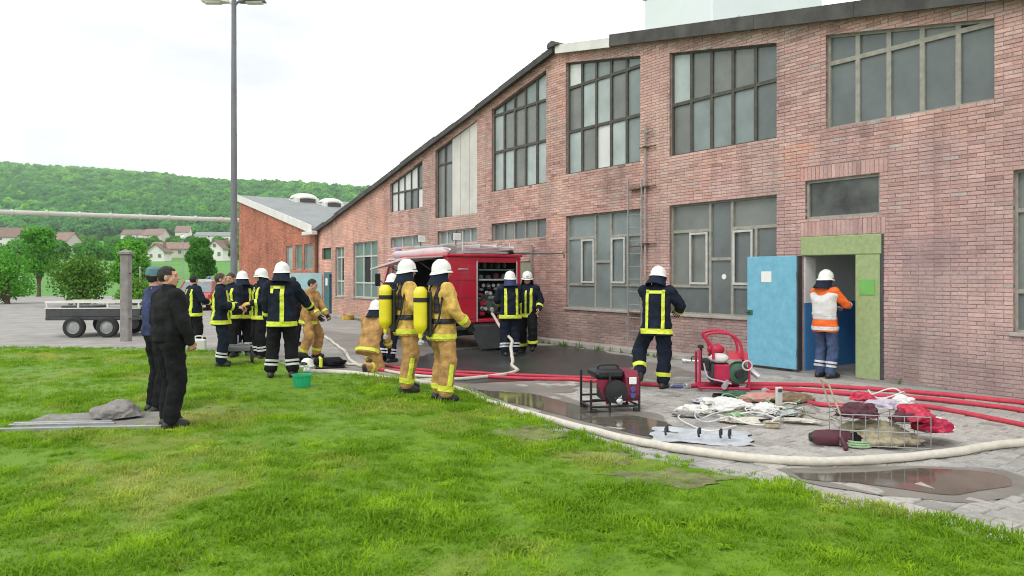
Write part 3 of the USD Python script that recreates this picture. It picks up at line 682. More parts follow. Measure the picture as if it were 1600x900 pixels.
# ladder hung on the facade
ld = thing('wall_ladder', 'thin grey steel ladder fixed upright to the brick facade', 'ladder', W(2.62, -.12), FROT)
for x in (0, .42): part(ld, 'rail', cbox(x - .012, x + .012, -.02, .02, .25, 3.9, .004), 'galvanised')
for z in np.arange(.5, 3.85, .29): part(ld, 'rung', bar((.012, 0, z), (.408, 0, z), .009, 6), 'galvanised')
for z in (.9, 2.4, 3.7): part(ld, 'bracket', beam((.21, .11, z), (.21, -.01, z), .46, .025), 'rust')

# ================================================================ NEIGHBOURING HALL in the same line
AN = thing('brick_annex', 'orange brick hall with one sloping grey roof and white verge behind the crowd', 'building', P0, FROT)
A0, A1 = -30.35, -17.34
az_ = lambda s: 3.76 + (-17.3 - s) * .2
ag = Polygon([(A0, 0), (A1, 0), (A1, az_(A1)), (A0, az_(A0))])
aw = [sbox(S(447), 2.0, S(457), 3.2), sbox(S(461), 2.0, S(472), 3.2), sbox(S(475), 2.0, S(489), 3.2), sbox(S(449), 0, S(463), 1.55)]
apoly = ag.difference(unary_union(aw))
awall = part(AN, 'wall', poly_extrude(apoly, .011, .3), 'mortar')
def annex_tone(s, z):
    return np.array([.56, .215, .13]) * br.uniform(.8, 1.12) * (1 if br.random() > .05 else .7)
ab = lay(apoly, A0, A1, 6.5, annex_tone)
at_ = [annex_tone(s, z) for s, z, _ in ab]
part(awall, 'brickwork', cat([m for _, _, m in ab]), 'brick', kind='stuff', prim=np.vstack([np.tile(t, (len(m.vertices), 1)) for (_, _, m), t in zip(ab, at_)]))
for i, wv in enumerate(aw[:3]):
    w = part(AN, 'window', poly_extrude(wv.difference(wv.buffer(-.07, join_style=2)), .06, .14), 'light_frame')
    part(w, 'pane', poly_extrude(wv.buffer(-.06, join_style=2), .1, .11), ('glass_light', 'glass_green', 'glass_teal')[i])
part(AN, 'door', poly_extrude(aw[3].buffer(-.02), .08, .13), 'teal_paint')
def aslab(sa, sb, t, y0, y1, up=0.0): return hull([(s, y, az_(s) + up + dz) for s in (sa, sb) for y in (y0, y1) for dz in (0, t)])
ar = part(AN, 'roof', aslab(A0 - .1, A1 - .05, .12, -.1, 60, .003), 'roof_grey')
part(ar, 'verge_board', aslab(A0 - .1, A1 - .4, .36, -.16, -.103, -.2), 'fascia_white')
for px, py, sc in ((474, 314, .95), (516, 325, .8)):
    best = None
    for y in np.arange(1, 59, .1):          # where the sight line meets the roof
        for s in (A0 + 1.5, A0 + 3.0):
            p = W(s, y, az_(s)); e = abs(p[0] / p[1] * 1150 + 800 - px) + abs(430 - (p[2] - EYE) / p[1] * 1150 - py - 3)
            if best is None or e < best[0]: best = (e, s, y)
    _, s, y = best; z = az_(s)
    sk = part(ar, 'skylight', cat(cbox(s - .75 * sc, s + .75 * sc, y - .75 * sc, y + .75 * sc, z - .1, z + .3, .04), blob((s, y, z + .3), (.85 * sc, .85 * sc, .35 * sc), 1, .02, 1, 2, z + .28)), 'fascia_white')
    part(sk, 'grille', cbox(s + .72 * sc, s + .80 * sc, y - .5 * sc, y + .5 * sc, z + .02, z + .24, .01), 'dark_frame')
part(AN, 'side_wall', box(A0 - .0, A0 + .3, .3, 58, 0, 6.2), 'annex_orange')
# tall pale block far behind the roofs
tw = thing('tall_pale_block', 'very pale tall windowless block rising behind the factory roof', 'building', at(1140, 75), 20)
part(tw, 'wall', cbox(-6.4, 6.4, -6, 6, 0, 31, .15), 'tower_white')
part(tw, 'parapet', cbox(-6.6, 6.6, -6.2, 6.2, 31.004, 31.7, .1), 'tower_white')
part(tw, 'mast', bar((5, -4, 31.7), (5, -4, 36), .12), 'galvanised')

# ================================================================ VEGETATION
def leaf_cloud(lumps, n, size, seed, flat=.5):
    """Leaf-sized quads scattered through the outer part of a group of lumps (centre, radii)."""
    r = np.random.default_rng(seed); w = np.array([np.prod(l[1]) ** (2 / 3) for l in lumps]); which = r.choice(len(lumps), n, p=w / w.sum())
    c = np.array([l[0] for l in lumps])[which]; R = np.array([l[1] for l in lumps])[which]
    d = r.normal(size=(n, 3)); d /= np.linalg.norm(d, axis=1, keepdims=True)
    k = .55 + .5 * r.random((n, 1)) ** .6
    p = c + d * R * k
    nrm = d * .8 + r.normal(size=(n, 3)) * .6; nrm /= np.linalg.norm(nrm, axis=1, keepdims=True)
    a = np.cross(nrm, r.normal(size=(n, 3))); a /= np.linalg.norm(a, axis=1, keepdims=True); b = np.cross(nrm, a)
    s = size * (.6 + .8 * r.random((n, 1)))
    v = np.stack([p - a * s, p + b * s * flat, p + a * s, p - b * s * flat], 1).reshape(-1, 3)
    i = np.arange(n) * 4
    return tm(v, np.vstack([np.stack([i, i + 1, i + 2], 1), np.stack([i, i + 2, i + 3], 1)]))
def lumps_for(h, w, base, seed, n=12):
    r = np.random.default_rng(seed); out = [((0, 0, base + (h - base) * .5), (w * .36, w * .36, (h - base) * .42))]
    for k in range(n):
        a = r.random() * 2 * PI; t = r.random(); z = base + (h - base) * (.12 + .76 * t); rad = w * .34 * math.sin(PI * (.15 + .75 * t)) * (.6 + .5 * r.random())
        q = w * (.16 + .1 * r.random()); out.append(((rad * math.cos(a), rad * math.sin(a), z), (q, q, q * .85)))
    return out
def tree(name, label, cat_, loc, h, w, base, mat, seed, n=5000, leaf=.14, group=None):
    t = thing(name, label, cat_, loc, 0, group)
    L = lumps_for(h, w, base, seed)
    limbs = [tube(spline([(0, 0, -.1), (.05 * w / 4, .02, base * .6), (.0, .05, base + (h - base) * .6)], 5), np.linspace(.045 * w + .05, .02 * w, 11), 8)]
    for c, R in L[1:8]: limbs.append(tube(spline([(0, 0, base * .7), (c[0] * .5, c[1] * .5, (base + c[2]) * .5 + .2), c], 4), np.linspace(.025 * w, .008 * w, 9), 5))
    part(t, 'trunk', cat(*limbs), 'bark', smooth=True)
    part(t, 'crown', leaf_cloud(L, n, leaf, seed), mat)
    return t
def ground_at(px, Y): p = at(px, Y); return (p[0], Y, float(terrain_h(np.array([p[0]]), np.array([Y]))[0]))
tree('round_tree', 'round bright green tree standing alone behind the red car', 'tree', ground_at(313, 68), 5.5, 2.9, .9, 'leaf_tree', 3, 7000, .13)
tree('broad_tree', 'broad dark green tree beside the grey gate post', 'tree', ground_at(207, 52), 4.2, 3.2, .6, 'leaf_tree', 5, 7000, .13)
tree('leafy_bush', 'yellow green bush low behind the flat trailer', 'bush', ground_at(214, 36), 1.5, 2.2, .1, 'leaf_bush', 8, 3000, .08)
tree('leafy_bush', 'spreading pale green bush at the end of the far path', 'bush', ground_at(120, 42), 2.6, 4.2, .2, 'leaf_bush', 9, 4500, .1)
tree('slender_tree', 'slender young tree with a narrow crown beyond the path', 'tree', ground_at(60, 60), 5.8, 3.4, 1.3, 'leaf_tree', 12, 5000, .13)
tree('leafy_bush', 'dark bush beyond the flat trailer at the edge of the path', 'bush', ground_at(10, 45), 3.0, 4.0, .2, 'leaf_tree', 15, 4500, .1)
tree('small_tree', 'small green tree between the white gabled house and the lamp post', 'tree', ground_at(356, 190), 4.2, 3.0, .7, 'leaf_tree', 17, 3500, .15)
# hillside wood and the trees of the valley: nobody could count them
protos = []
def instancer(path, specs, place, kind='stuff'):
    """specs: (name, mesh, material) of the prototypes; place: (which, position, scale, turn)."""
    pi = UsdGeom.PointInstancer.Define(stage, path)
    rel = []
    for nm, mesh, mat in specs:
        p = put(f'{path}/{nm}', mesh, mat); rel.append(p)
    pi.CreatePrototypesRel().SetTargets([Sdf.Path(x) for x in rel])
    pi.CreateProtoIndicesAttr(Vt.IntArray.FromNumpy(np.array([q[0] for q in place], np.int32)))
    pi.CreatePositionsAttr(Vt.Vec3fArray.FromNumpy(np.array([q[1] for q in place], np.float32)))
    pi.CreateScalesAttr(Vt.Vec3fArray.FromNumpy(np.array([q[2] for q in place], np.float32)))
    pi.CreateOrientationsAttr(Vt.QuathArray([Gf.Quath(math.cos(q[3] / 2), 0, 0, math.sin(q[3] / 2)) for q in place]))
    tag(path, kind=kind); return path
hr = np.random.default_rng(21)
specs = []
for k in range(3):
    L = [((0, 0, 5.0), (3.6, 3.6, 4.6))] + [((3 * math.cos(a) * .8, 3 * math.sin(a) * .8, 3.5 + 3.5 * hr.random()), (1.9, 1.9, 1.8)) for a in np.arange(6) + k]
    specs.append((f'woodland_crown', leaf_cloud(L, 420, 1.15, 30 + k), 'leaf_hill')) if False else specs.append((['round_crown', 'tall_crown', 'low_crown'][k], leaf_cloud(L, 420, 1.0, 30 + k, .7), ['leaf_hill', 'leaf_hill_dark', 'leaf_hill_bright'][k]))
place = []
Y = 585.0
while Y < 1275:
    dx = 7.5; x0, x1 = (-60 - 800) / 1150 * Y, (640 - 800) / 1150 * Y
    x = x0
    while x < x1:
        X = x + hr.uniform(-3, 3); y = Y + hr.uniform(-3.5, 3.5); px = X / y * 1150 + 800
        # a cleared band of bright young growth near the top, meadow at the foot
        edgeb = 590 + 30 * meshkit.noise(np.array([X / 60, 0, 0]))
        if y > edgeb:
            s = hr.uniform(.6, 1.0) ** .8 * 1.55 * (1 if y < 1180 else .75); mixn = meshkit.noise(np.array([X / 70, y / 45, .5])) + .35 * (y - 900) / 400
            kind_ = 2 if mixn + hr.normal() * .2 > .78 else (1 if mixn + hr.normal() * .2 < .32 else 0)
            place.append((kind_, (X, y, float(terrain_h(np.array([X]), np.array([y]))[0]) - .6), (s, s, s * hr.uniform(.85, 1.2)), hr.random() * 6.28))
        x += dx
    Y += 8.2
instancer('/World/hillside_wood', specs, place)
vs = [('hedge_clump', leaf_cloud([((0, 0, 2.0), (2.4, 2.4, 2.2)), ((1.6, 0, 1.4), (1.4, 1.4, 1.3)), ((-1.2, .8, 2.6), (1.2, 1.2, 1.2))], 700, .4, 77, .7), 'leaf_tree')]
place = []
for k in range(380):
    Y = hr.uniform(190, 580); px = hr.uniform(-40, 380); X = (px - 800) / 1150 * Y
    if meshkit.noise(np.array([X / 40, Y / 40, 1.5])) < .45: continue
    if Y < 260 and 225 < px < 365: continue
    s = hr.uniform(.6, 1.3)
    place.append((0, (X, Y, float(terrain_h(np.array([X]), np.array([Y]))[0]) - .3), (s, s, s), hr.random() * 6.28))
instancer('/World/valley_shrubbery', vs, place)

# grass of the lawn
lr = np.random.default_rng(4)
def tuft(n, hgt, spread, seed, wid=.0045):
    r = np.random.default_rng(seed); V, F = [], []
    for k in range(n):
        a = r.random() * 2 * PI; rad = spread * math.sqrt(r.random()); b = np.array([rad * math.cos(a), rad * math.sin(a), -.01])
        h = hgt * (.5 + .7 * r.random()); d = np.array([math.cos(a + r.normal()), math.sin(a + r.normal()), 0]); lean = h * (.2 + .7 * r.random())
        side = np.cross(d, [0, 0, 1.0]); w = wid * (.7 + .6 * r.random()); i = len(V)
        V += [b - side * w, b + side * w, b + d * lean * .35 + [0, 0, h * .6] - side * w * .8, b + d * lean * .35 + [0, 0, h * .6] + side * w * .8, b + d * lean + [0, 0, h * (.95 - .3 * lean / h)]]
        F += [[i, i + 1, i + 3], [i, i + 3, i + 2], [i + 2, i + 3, i + 4]]
    return tm(V, F)
specs = [('tuft_short', tuft(16, .055, .09, 1), 'grass_blade'), ('tuft_tall', tuft(16, .10, .08, 2), 'grass_blade'), ('tuft_broad', tuft(12, .05, .08, 3, .009), 'grass_blade')]
bare_p = prep(bare_all); inner = prep(lawn_poly.buffer(-.02)); place = []
N = 0; pts = []
for (y0, y1, dens) in ((3.2, 6.0, 420), (6.0, 9.0, 290), (9.0, 12.5, 180), (12.5, 17.6, 100)):
    xl, xr = -.74 * y1, min(.74 * y1, 3.6); n = int((xr - xl) * (y1 - y0) * dens)
    P = np.column_stack([lr.uniform(xl, xr, n), lr.uniform(y0, y1, n)]); pts.append(P[np.abs(P[:, 0]) < .74 * P[:, 1] + .3])
P = np.vstack(pts); keep = [inner.contains(Point(*p)) for p in P]; P = P[keep]
dry = meshkit.fbm(np.column_stack([P * .6, 0 * P[:, 0] + 4]), 3, 8)
h = .02 + .05 * meshkit.fbm(np.column_stack([P * 0.9, 0 * P[:, 0]]), 3, 2) + .02 * meshkit.fbm(np.column_stack([P * 5, 0 * P[:, 0]]), 2, 4)
clump = meshkit.fbm(np.column_stack([P * 2.2, 0 * P[:, 0] + 1]), 3, 14)
for p, d, z, c in zip(P, dry, h, clump):
    if bare_p.contains(Point(*p)) and lr.random() < .58: continue
    if d > .6 and lr.random() < .45: continue                  # a worn, dry patch near the setts
    s = lr.uniform(.7, 1.15) * (.40 + .72 * c) * (1.1 if p[1] > 9 else 1) * (.72 if d > .55 else 1)
    place.append((int(lr.choice(3, p=[.5, .2 + .25 * (c > .55), .3 - .25 * (c > .55)])), (p[0], p[1], z - .005), (s * 1.2, s * 1.2, s), lr.random() * 6.28))
instancer('/World/grass', specs, place)
# small weeds with broad leaves in the lawn
def weed(seed):
    r = np.random.default_rng(seed); V, F = [], []
    for k in range(9):
        a = k * 2.4 + r.random(); l = .05 + .05 * r.random(); d = np.array([math.cos(a), math.sin(a), 0]); s = np.array([-d[1], d[0], 0]) * l * .28; i = len(V)
        V += [d * .008, d * l * .5 + s + [0, 0, .02], d * l + [0, 0, .012], d * l * .5 - s + [0, 0, .02]]; F += [[i, i + 1, i + 2], [i, i + 2, i + 3]]
    return tm(V, F)
place = []
for k in range(120):
    y = lr.uniform(3.6, 9.5); x = lr.uniform(-.72 * y, min(.6 * y, 2.4))
    if meshkit.noise(np.array([x * .8, y * .8, 3.0])) < .5 or not inner.contains(Point(x, y)): continue
    s = lr.uniform(.4, .9); place.append((0, (x, y, lawn_at(x, y) + .012), (s, s, s), lr.random() * 6.28))
instancer('/World/lawn_weeds', [('weed_rosette', weed(5), 'grass_blade')], place)
# weeds along the foot of the wall and on the lawn's ragged edge
place = []
for k in range(160):
    s = lr.uniform(-14, 9); p = W(s, -.02 - abs(lr.normal()) * .05 - (.33 if s < 5.6 else 0)); k_ = lr.uniform(.6, 1.5)
    if 5.8 < s < 8.4: continue
    place.append((0, tuple(p), (k_, k_, k_ * 1.3), lr.random() * 6.28))
instancer('/World/wall_foot_weeds', [('weed_tuft', tuft(9, .10, .06, 9, .006), 'leaf_bush')], place)

# ================================================================ FAR HOUSES, PIPE BRIDGE, POSTS
def house(label, px, Y, w, d, h, rh, wallm, roofm, turn, wins, cat_='house', name='gabled_house', along=True):
    g = ground_at(px, Y); t = thing(name, label, cat_, g, turn)
    part(t, 'wall', cat(box(-w / 2, w / 2, -d / 2, d / 2, -1, h), hull([(x, y, z) for x, y, z in ((-w / 2, -d / 2, h), (w / 2, -d / 2, h), (-w / 2, d / 2, h), (w / 2, d / 2, h), (-w / 2 if along else 0, 0 if along else -d / 2, h + rh * .98), (w / 2 if along else 0, 0 if along else d / 2, h + rh * .98))])), wallm)
    o = .4
    if along: sl = [hull([(x, y, z + dz) for x in (-w / 2 - o, w / 2 + o) for (y, z) in ((sy * (d / 2 + o), h - o * rh / (d / 2)), (sy * .01, h + rh)) for dz in (.02, .25)]) for sy in (-1, 1)]
    else: sl = [hull([(x, y, z + dz) for y in (-d / 2 - o, d / 2 + o) for (x, z) in ((sy * (w / 2 + o), h - o * rh / (w / 2)), (sy * .01, h + rh)) for dz in (.02, .25)]) for sy in (-1, 1)]
    r = part(t, 'roof', sl[0], roofm); part(t, 'roof', sl[1], roofm)
    part(r, 'chimney', box(w * .2, w * .2 + .6, .3, .9, h + rh * .6, h + rh + .8), 'tile_brown')
    for (x, z, ww, hh) in wins:
        f = part(t, 'window', cbox(x - ww / 2, x + ww / 2, -d / 2 - .06, -d / 2 - .004, z, z + hh, .02), 'pale_frame')
        part(f, 'pane', box(x - ww / 2 + .08, x + ww / 2 - .08, -d / 2 - .07, -d / 2 - .0605, z + .08, z + hh - .08), 'glass_dark')
    return t
three = [(-3, 1, 1, 1.2), (0, 1, 1, 1.2), (3, 1, 1, 1.2), (-3, 3.4, 1, 1.1), (3, 3.4, 1, 1.1)]
house('long pale house with a dull red roof left of the round tree', 270, 215, 10, 7, 2.4, 1.8, 'house_cream', 'tile_red', 10, [(-3, .9, 1, 1.1), (0, .9, 1, 1.1), (2.8, .9, 1, 1.1)])
house('small white house with its gable turned to the yard', 249, 185, 4.0, 6, 2.4, 1.8, 'house_white', 'tile_brown', 8, [(-1, .8, .8, 1), (1, .8, .8, 1)], along=False)
house('white gabled house between the round tree and the lamp post', 346, 190, 4.4, 7, 3.0, 2.0, 'house_white', 'tile_brown', -6, [(-1.2, 1, .9, 1.1), (1.2, 1, .9, 1.1), (0, 3.2, .9, 1)], along=False)
house('far white house at the foot of the wooded hill', 212, 520, 16, 10, 5, 3.5, 'house_white', 'tile_brown', 4, three)
house('far cream house with a brown roof under the hill', 244, 500, 14, 9, 5, 4, 'house_cream', 'tile_red', -12, three)
house('far low white hall right of the thin street lamp', 338, 470, 24, 10, 4.5, 2.4, 'house_white', 'roof_grey', 3, three, 'hall', 'low_hall')
house('far narrow white house directly behind the thin street lamp', 287, 510, 9, 9, 7, 4, 'house_white', 'tile_red', 12, [(-2, 1, 1, 1.3), (2, 1, 1, 1.3), (0, 4, 1, 1.3)])
house('pale two storey house with a red roof beyond the slender tree', 95, 270, 11, 8, 4, 3, 'house_cream', 'tile_red', -8, three)
house('white farmhouse with a brown roof past the dark bush', 20, 330, 14, 9, 5, 4, 'house_white', 'tile_brown', 14, three)
pb = thing('pipe_bridge', 'pale horizontal pipe carried high across the view of the wooded hill', 'pipe')
pa, pc = at(-40, 39.5, EYE + 97.5 / 1150 * 40.5), at(420, 51.0, EYE + 86 / 1150 * 50)
part(pb, 'pipe', bar(pa, pc, .14, 12), 'pipe_pale', smooth=40)
for t in (.03, .97):
    p = pa + (pc - pa) * t
    part(pb, 'support', cat(beam((p[0], p[1], -.1), (p[0], p[1], p[2] - .14), .18, .18), beam((p[0] - .4, p[1], p[2] - .2), (p[0] + .4, p[1], p[2] - .2), .16, .12)), 'galvanised')
for t in np.linspace(.1, .9, 9):
    p = pa + (pc - pa) * t; d = (pc - pa) / np.linalg.norm(pc - pa) * .05
    part(pb, 'flange', bar(p - d, p + d, .19, 12), 'pipe_pale')
lp = thing('lamp_post', 'tall grey lamp post with two arms behind the standing firefighters', 'lamp post', at(365.5, 17.4))
part(lp, 'pole', tube([(0, 0, -.05), (0, 0, .9), (0, 0, .95), (0, 0, 8.25)], [.105, .10, .085, .055], 14), 'post_grey', smooth=40)
part(lp, 'base_plate', cbox(-.2, .2, -.2, .2, -.03, .035, .01), 'post_grey')
part(lp, 'inspection_cover', cbox(-.045, .045, -.115, -.1, .45, .8, .004), 'steel_dark')
for sx, m in ((1, 'post_grey'), (-1, 'fascia_white')):
    a = part(lp, 'arm', tube(spline([(0, 0, 8.1), (sx * .12, 0, 8.22), (sx * .35, 0, 8.27)], 5), .03, 8), m, smooth=True)
    part(a, 'lamp_head', hull([(sx * x, y, z) for x, y, z in ((.12, -.06, 8.19), (.12, .06, 8.19), (.12, -.06, 8.27), (.12, .06, 8.27), (.75, -.10, 8.21), (.75, .10, 8.21), (.70, -.07, 8.32), (.70, .07, 8.32), (.3, -.13, 8.21), (.3, .13, 8.21), (.3, -.09, 8.33), (.3, .09, 8.33))]), m)
    part(a, 'lens', hull([(sx * x, y, z) for x in (.3, .68) for y in (-.08, .08) for z in (8.17, 8.208)]), 'lens')
sl = thing('street_lamp', 'thin distant street lamp between the pale house and the round tree', 'street lamp', ground_at(286, 80))
part(sl, 'pole', tube([(0, 0, 0), (0, 0, 5.3)], [.07, .045], 8), 'galvanised'); part(sl, 'lamp_head', shift(lathe([(0, -.05), (.2, 0), (.3, .12), (.26, .3), (0, .42)], 12), (0, 0, 5.3)), 'lens', smooth=True)
tp = thing('thin_post', 'thin pale post standing in front of the broad dark tree', 'post', ground_at(219, 40))
part(tp, 'pole', bar((0, 0, -.1), (0, 0, 2.2), .05, 8), 'galvanised'); part(tp, 'cap', shift(lathe([(0, 0), (.07, 0), (.06, .05), (0, .08)], 8), (0, 0, 2.2)), 'galvanised')
gp = thing('gate_post', 'grey square concrete gate post at the edge of the path', 'post', at(197, 19.5))
part(gp, 'shaft', cbox(-.11, .11, -.11, .11, -.1, 2.3, .015), 'stone_grey'); part(gp, 'cap', hull([(x, y, z) for x in (-.15, .15) for y in (-.15, .15) for z in (2.304, 2.36)] + [(0, 0, 2.44)]), 'stone_grey')
part(gp, 'hinge_pin', cat(bar((.11, -.05, .6), (.17, -.05, .6), .015), bar((.11, -.05, 1.8), (.17, -.05, 1.8), .015)), 'rust')

# ================================================================ PEOPLE
SEG = 12
def ball(c, r):
    r = np.array(r if np.ndim(r) else (r, r, r), float)
    return Manifold.sphere(1.0, SEG).scale(r.tolist()).translate([float(x) for x in c])
def chain(pts, rad):
    bs = [ball(p, r) for p, r in zip(pts, rad)]
    return [Manifold.batch_hull([a, b]) for a, b in zip(bs[:-1], bs[1:])]
def union(ms): return Manifold.batch_boolean(list(ms), m3.OpType.Add)
def skin_finish(m, edge=.02, it=6):
    t = man2tm(m.refine_to_length(edge)); t = trimesh.Trimesh(t.vertices, t.faces, process=False)
    trimesh.smoothing.filter_taubin(t, iterations=it); return t
def cloth_finish(m, edge=.032, amp=.010, freq=8, seed=0, it=8):
    t = skin_finish(m, edge, it)
    v = np.array(t.vertices); n = np.array(t.vertex_normals)
    d = (meshkit.fbm(v * [freq * .8, freq * .8, freq * 1.5] + seed * 3.7, 3, seed) - .5) * 2 * amp * 1.35
    return trimesh.Trimesh(v + n * d[:, None], t.faces, process=False)
def inflate(t, d):
    return tm2man(tm(np.array(t.vertices) + np.array(t.vertex_normals) * d, t.faces))
def mbox(x0, x1, y0, y1, z0, z1): return Manifold.cube([x1 - x0, y1 - y0, z1 - z0]).translate([x0, y0, z0])
def mat44(R, p): return np.hstack([R, np.array(p).reshape(3, 1)])
def Rx(a): c, s = math.cos(a), math.sin(a); return np.array([[1, 0, 0], [0, c, -s], [0, s, c]])
def Ry(a): c, s = math.cos(a), math.sin(a); return np.array([[c, 0, s], [0, 1, 0], [-s, 0, c]])
def Rz(a): c, s = math.cos(a), math.sin(a); return np.array([[c, -s, 0], [s, c, 0], [0, 0, 1]])
def ik(a, b, l1, l2, pole):
    a, b = np.array(a, float), np.array(b, float); d = b - a; D = np.linalg.norm(d)
    if D > (l1 + l2) * .995: b = a + d / D * (l1 + l2) * .995; d = b - a; D = np.linalg.norm(d)
    u = d / D; x = (l1 * l1 - l2 * l2 + D * D) / (2 * D); h = math.sqrt(max(l1 * l1 - x * x, 0))
    p = np.array(pole, float); p = p - u * (p @ u); p /= np.linalg.norm(p) + 1e-9
    return a + u * x + p * h, b
def hand(w, d, palm, side, curl, k=1.0):
    """Palm, four jointed fingers and a thumb from the wrist w along d; palm faces palm; side is the thumb's direction."""
    d = np.array(d, float) / np.linalg.norm(d); palm = np.array(palm, float); palm = palm - d * (palm @ d); palm /= np.linalg.norm(palm)
    s = np.cross(d, palm); s = s if s @ np.array(side) > 0 else -s
    P = lambda a, b, c: w + k * (d * a + s * b + palm * c)
    out = [Manifold.batch_hull([ball(P(.012, .014, 0), .017 * k), ball(P(.012, -.014, 0), .017 * k), ball(P(.085, .030, 0), .012 * k), ball(P(.085, -.032, 0), .011 * k)])]
    for i, (off, L, r) in enumerate(((.031, .074, .0085), (.010, .082, .009), (-.011, .076, .0085), (-.032, .060, .0078))):
        a = 0.0; p = np.array([.084, off, 0.0]); pts = [P(*p)]
        for f, c in ((.45, .8), (.32, 1.0), (.23, .8)):
            a += curl * c * (1 + .08 * i); p = p + np.array([math.cos(a) * L * f, off * .04, math.sin(a) * L * f]); pts.append(P(*p))
        out += chain(pts, [r * k * 1.1, r * k, r * k * .95, r * k * .85])
    a = .7; pts = [P(.022, .020, .004), P(.050, .046, .012), P(.076, .056, .024 + .012 * curl), P(.094, .052, .034 + .02 * curl)]
    out += chain(pts, [.013 * k, .0105 * k, .0095 * k, .008 * k])
    return out
def person(label, loc, face, h=1.78, pose={}, top='navy_cloth', legs='navy_cloth', stripes='C', hat='helmet', hair=None, hivis='hivis', leg_band=None, air=False,
           gloves=None, group=None, seed=1, long_coat=True, slim=False, sleeve='plain', hood=None, look='front', bulk=1.12):
    k = h / 1.78; g = dict(lean=0, yaw=0, nod=0, footL=(-.11, 0, 0, 8), footR=(.11, 0, 0, -8), handL=None, handR=None, drop=0, poleL=(-.15, 1, .1), poleR=(.15, 1, .1), eL=(-.5, -.8, -.3), eR=(.5, -.8, -.3), curl=.35, tilt=0, shiftx=0)
    g.update(pose)
    t = thing('person', label, 'person', loc, face, group)
    pel = np.array([g['shiftx'], 0, .955 - g['drop']])
    R = Rx(-math.radians(g['lean'])) @ Ry(math.radians(g['tilt']))
    T = lambda x, y, z: (pel + R @ np.array([x, y, z - .94])) * k          # point of the upright body, leaned about the pelvis
    hips = {s: (pel + np.array([.092 * s, 0, -.02])) for s in (-1, 1)}
    J = {}
    for s, nm in ((-1, 'L'), (1, 'R')):
        fx, fy, fz, fa = g['foot' + nm][:4]; pitch = g['foot' + nm][4] if len(g['foot' + nm]) > 4 else 0
        ank = np.array([fx, fy, fz + .085]); kn, ank = ik(hips[s], ank, .435, .425, g['pole' + nm])
        J['hip', s], J['knee', s], J['ank', s] = hips[s] * k, kn * k, ank * k
        fr = Rz(math.radians(fa)) @ Rx(math.radians(-pitch)); J['toe', s] = (ank + fr @ np.array([0, .15, -.045])) * k; J['heel', s] = (ank + fr @ np.array([0, -.06, -.05])) * k; J['ball', s] = (ank + fr @ np.array([0, .09, -.05])) * k
        sh = T(.185 * s, -.005, 1.425)
        tgt = g['hand' + nm]; tgt = T(.27 * s, .06, .84) if tgt is None else (T(*tgt) if len(tgt) == 3 else np.array(tgt[:3]) * k)
        el, wr = ik(sh, tgt, .285 * k, .255 * k, R @ np.array(g['e' + nm], float))
        J['sh', s], J['el', s], J['wr', s] = sh, el, wr
    neck, atl = T(0, -.015, 1.46), T(0, .005, 1.528)
    Rh = R @ Rz(math.radians(g['yaw'])) @ Rx(math.radians(-g['nod'] + g['lean'] * .7))
    hs = 1.03
    H = lambda m: m.scale([k * hs] * 3).transform(mat44(Rh, atl))
    # --- body: one continuous surface from the crown to the toes
    core = chain([T(0, 0, .93), T(0, 0, 1.1), T(0, .0, 1.3)], [(.13 * k, .095 * k, .1 * k), (.12 * k, .085 * k, .1 * k), (.14 * k, .1 * k, .12 * k)])
    core += [Manifold.batch_hull([ball(T(-.15, 0, 1.42), .05 * k), ball(T(.15, 0, 1.42), .05 * k), ball(T(0, 0, 1.3), .1 * k)])]
    core += chain([neck, T(0, 0, 1.6)], [.066 * k, .06 * k])
    fine = []
    for s in (-1, 1):
        core += chain([J['hip', s], J['knee', s], J['ank', s]], [.075 * k, .052 * k, .036 * k]) + [Manifold.batch_hull([ball(J['heel', s], .03 * k), ball(J['ball', s], .032 * k), ball(J['toe', s], .022 * k), ball(J['ank', s], .032 * k)])]
        core += chain([J['sh', s], J['el', s], J['wr', s]], [.05 * k, .036 * k, .026 * k])
        fd = J['wr', s] - J['el', s]; inward = R @ np.array([-s, .15, 0.0])
        pn = inward if abs(fd[2]) > .6 * np.linalg.norm(fd) else R @ np.array([-s * .55, 0, -.8])
        sd = R @ (np.array([0, 1, 0]) if abs(fd[2]) > .6 * np.linalg.norm(fd) else np.array([-s, 0, .3]))
        hm = hand(J['wr', s], fd, pn, sd, g['curl'], k * .98); fine += hm; J['handm', s] = (fd, pn, sd)
    hd = [ball((0, -.012, .125), (.077, .097, .097)), Manifold.batch_hull([ball((0, .06, .028), .026), ball((.045, .015, .05), .03), ball((-.045, .015, .05), .03), ball((0, .045, .1), .055)]),
          Manifold.batch_hull([ball((0, .088, .112), .010), ball((0, .109, .082), .012), ball((.012, .095, .077), .008), ball((-.012, .095, .077), .008)]),
          Manifold.batch_hull([ball((-.035, .078, .130), .012), ball((.035, .078, .130), .012), ball((0, .072, .15), .02)]),
          ball((.078, -.008, .098), (.012, .02, .032)), ball((-.078, -.008, .098), (.012, .02, .032)), Manifold.batch_hull([ball((-.018, .082, .050), .008), ball((.018, .082, .050), .008), ball((0, .086, .05), .009)])]
    head = H(union(hd)); 
    bodym = union([union(core).refine_to_length(.05), union(fine + [head]).refine_to_length(.014)])
    bt = man2tm(bodym); bt = trimesh.Trimesh(bt.vertices, bt.faces, process=False); trimesh.smoothing.filter_taubin(bt, iterations=4)
    b = part(t, 'body', bt, 'skin', smooth=True)
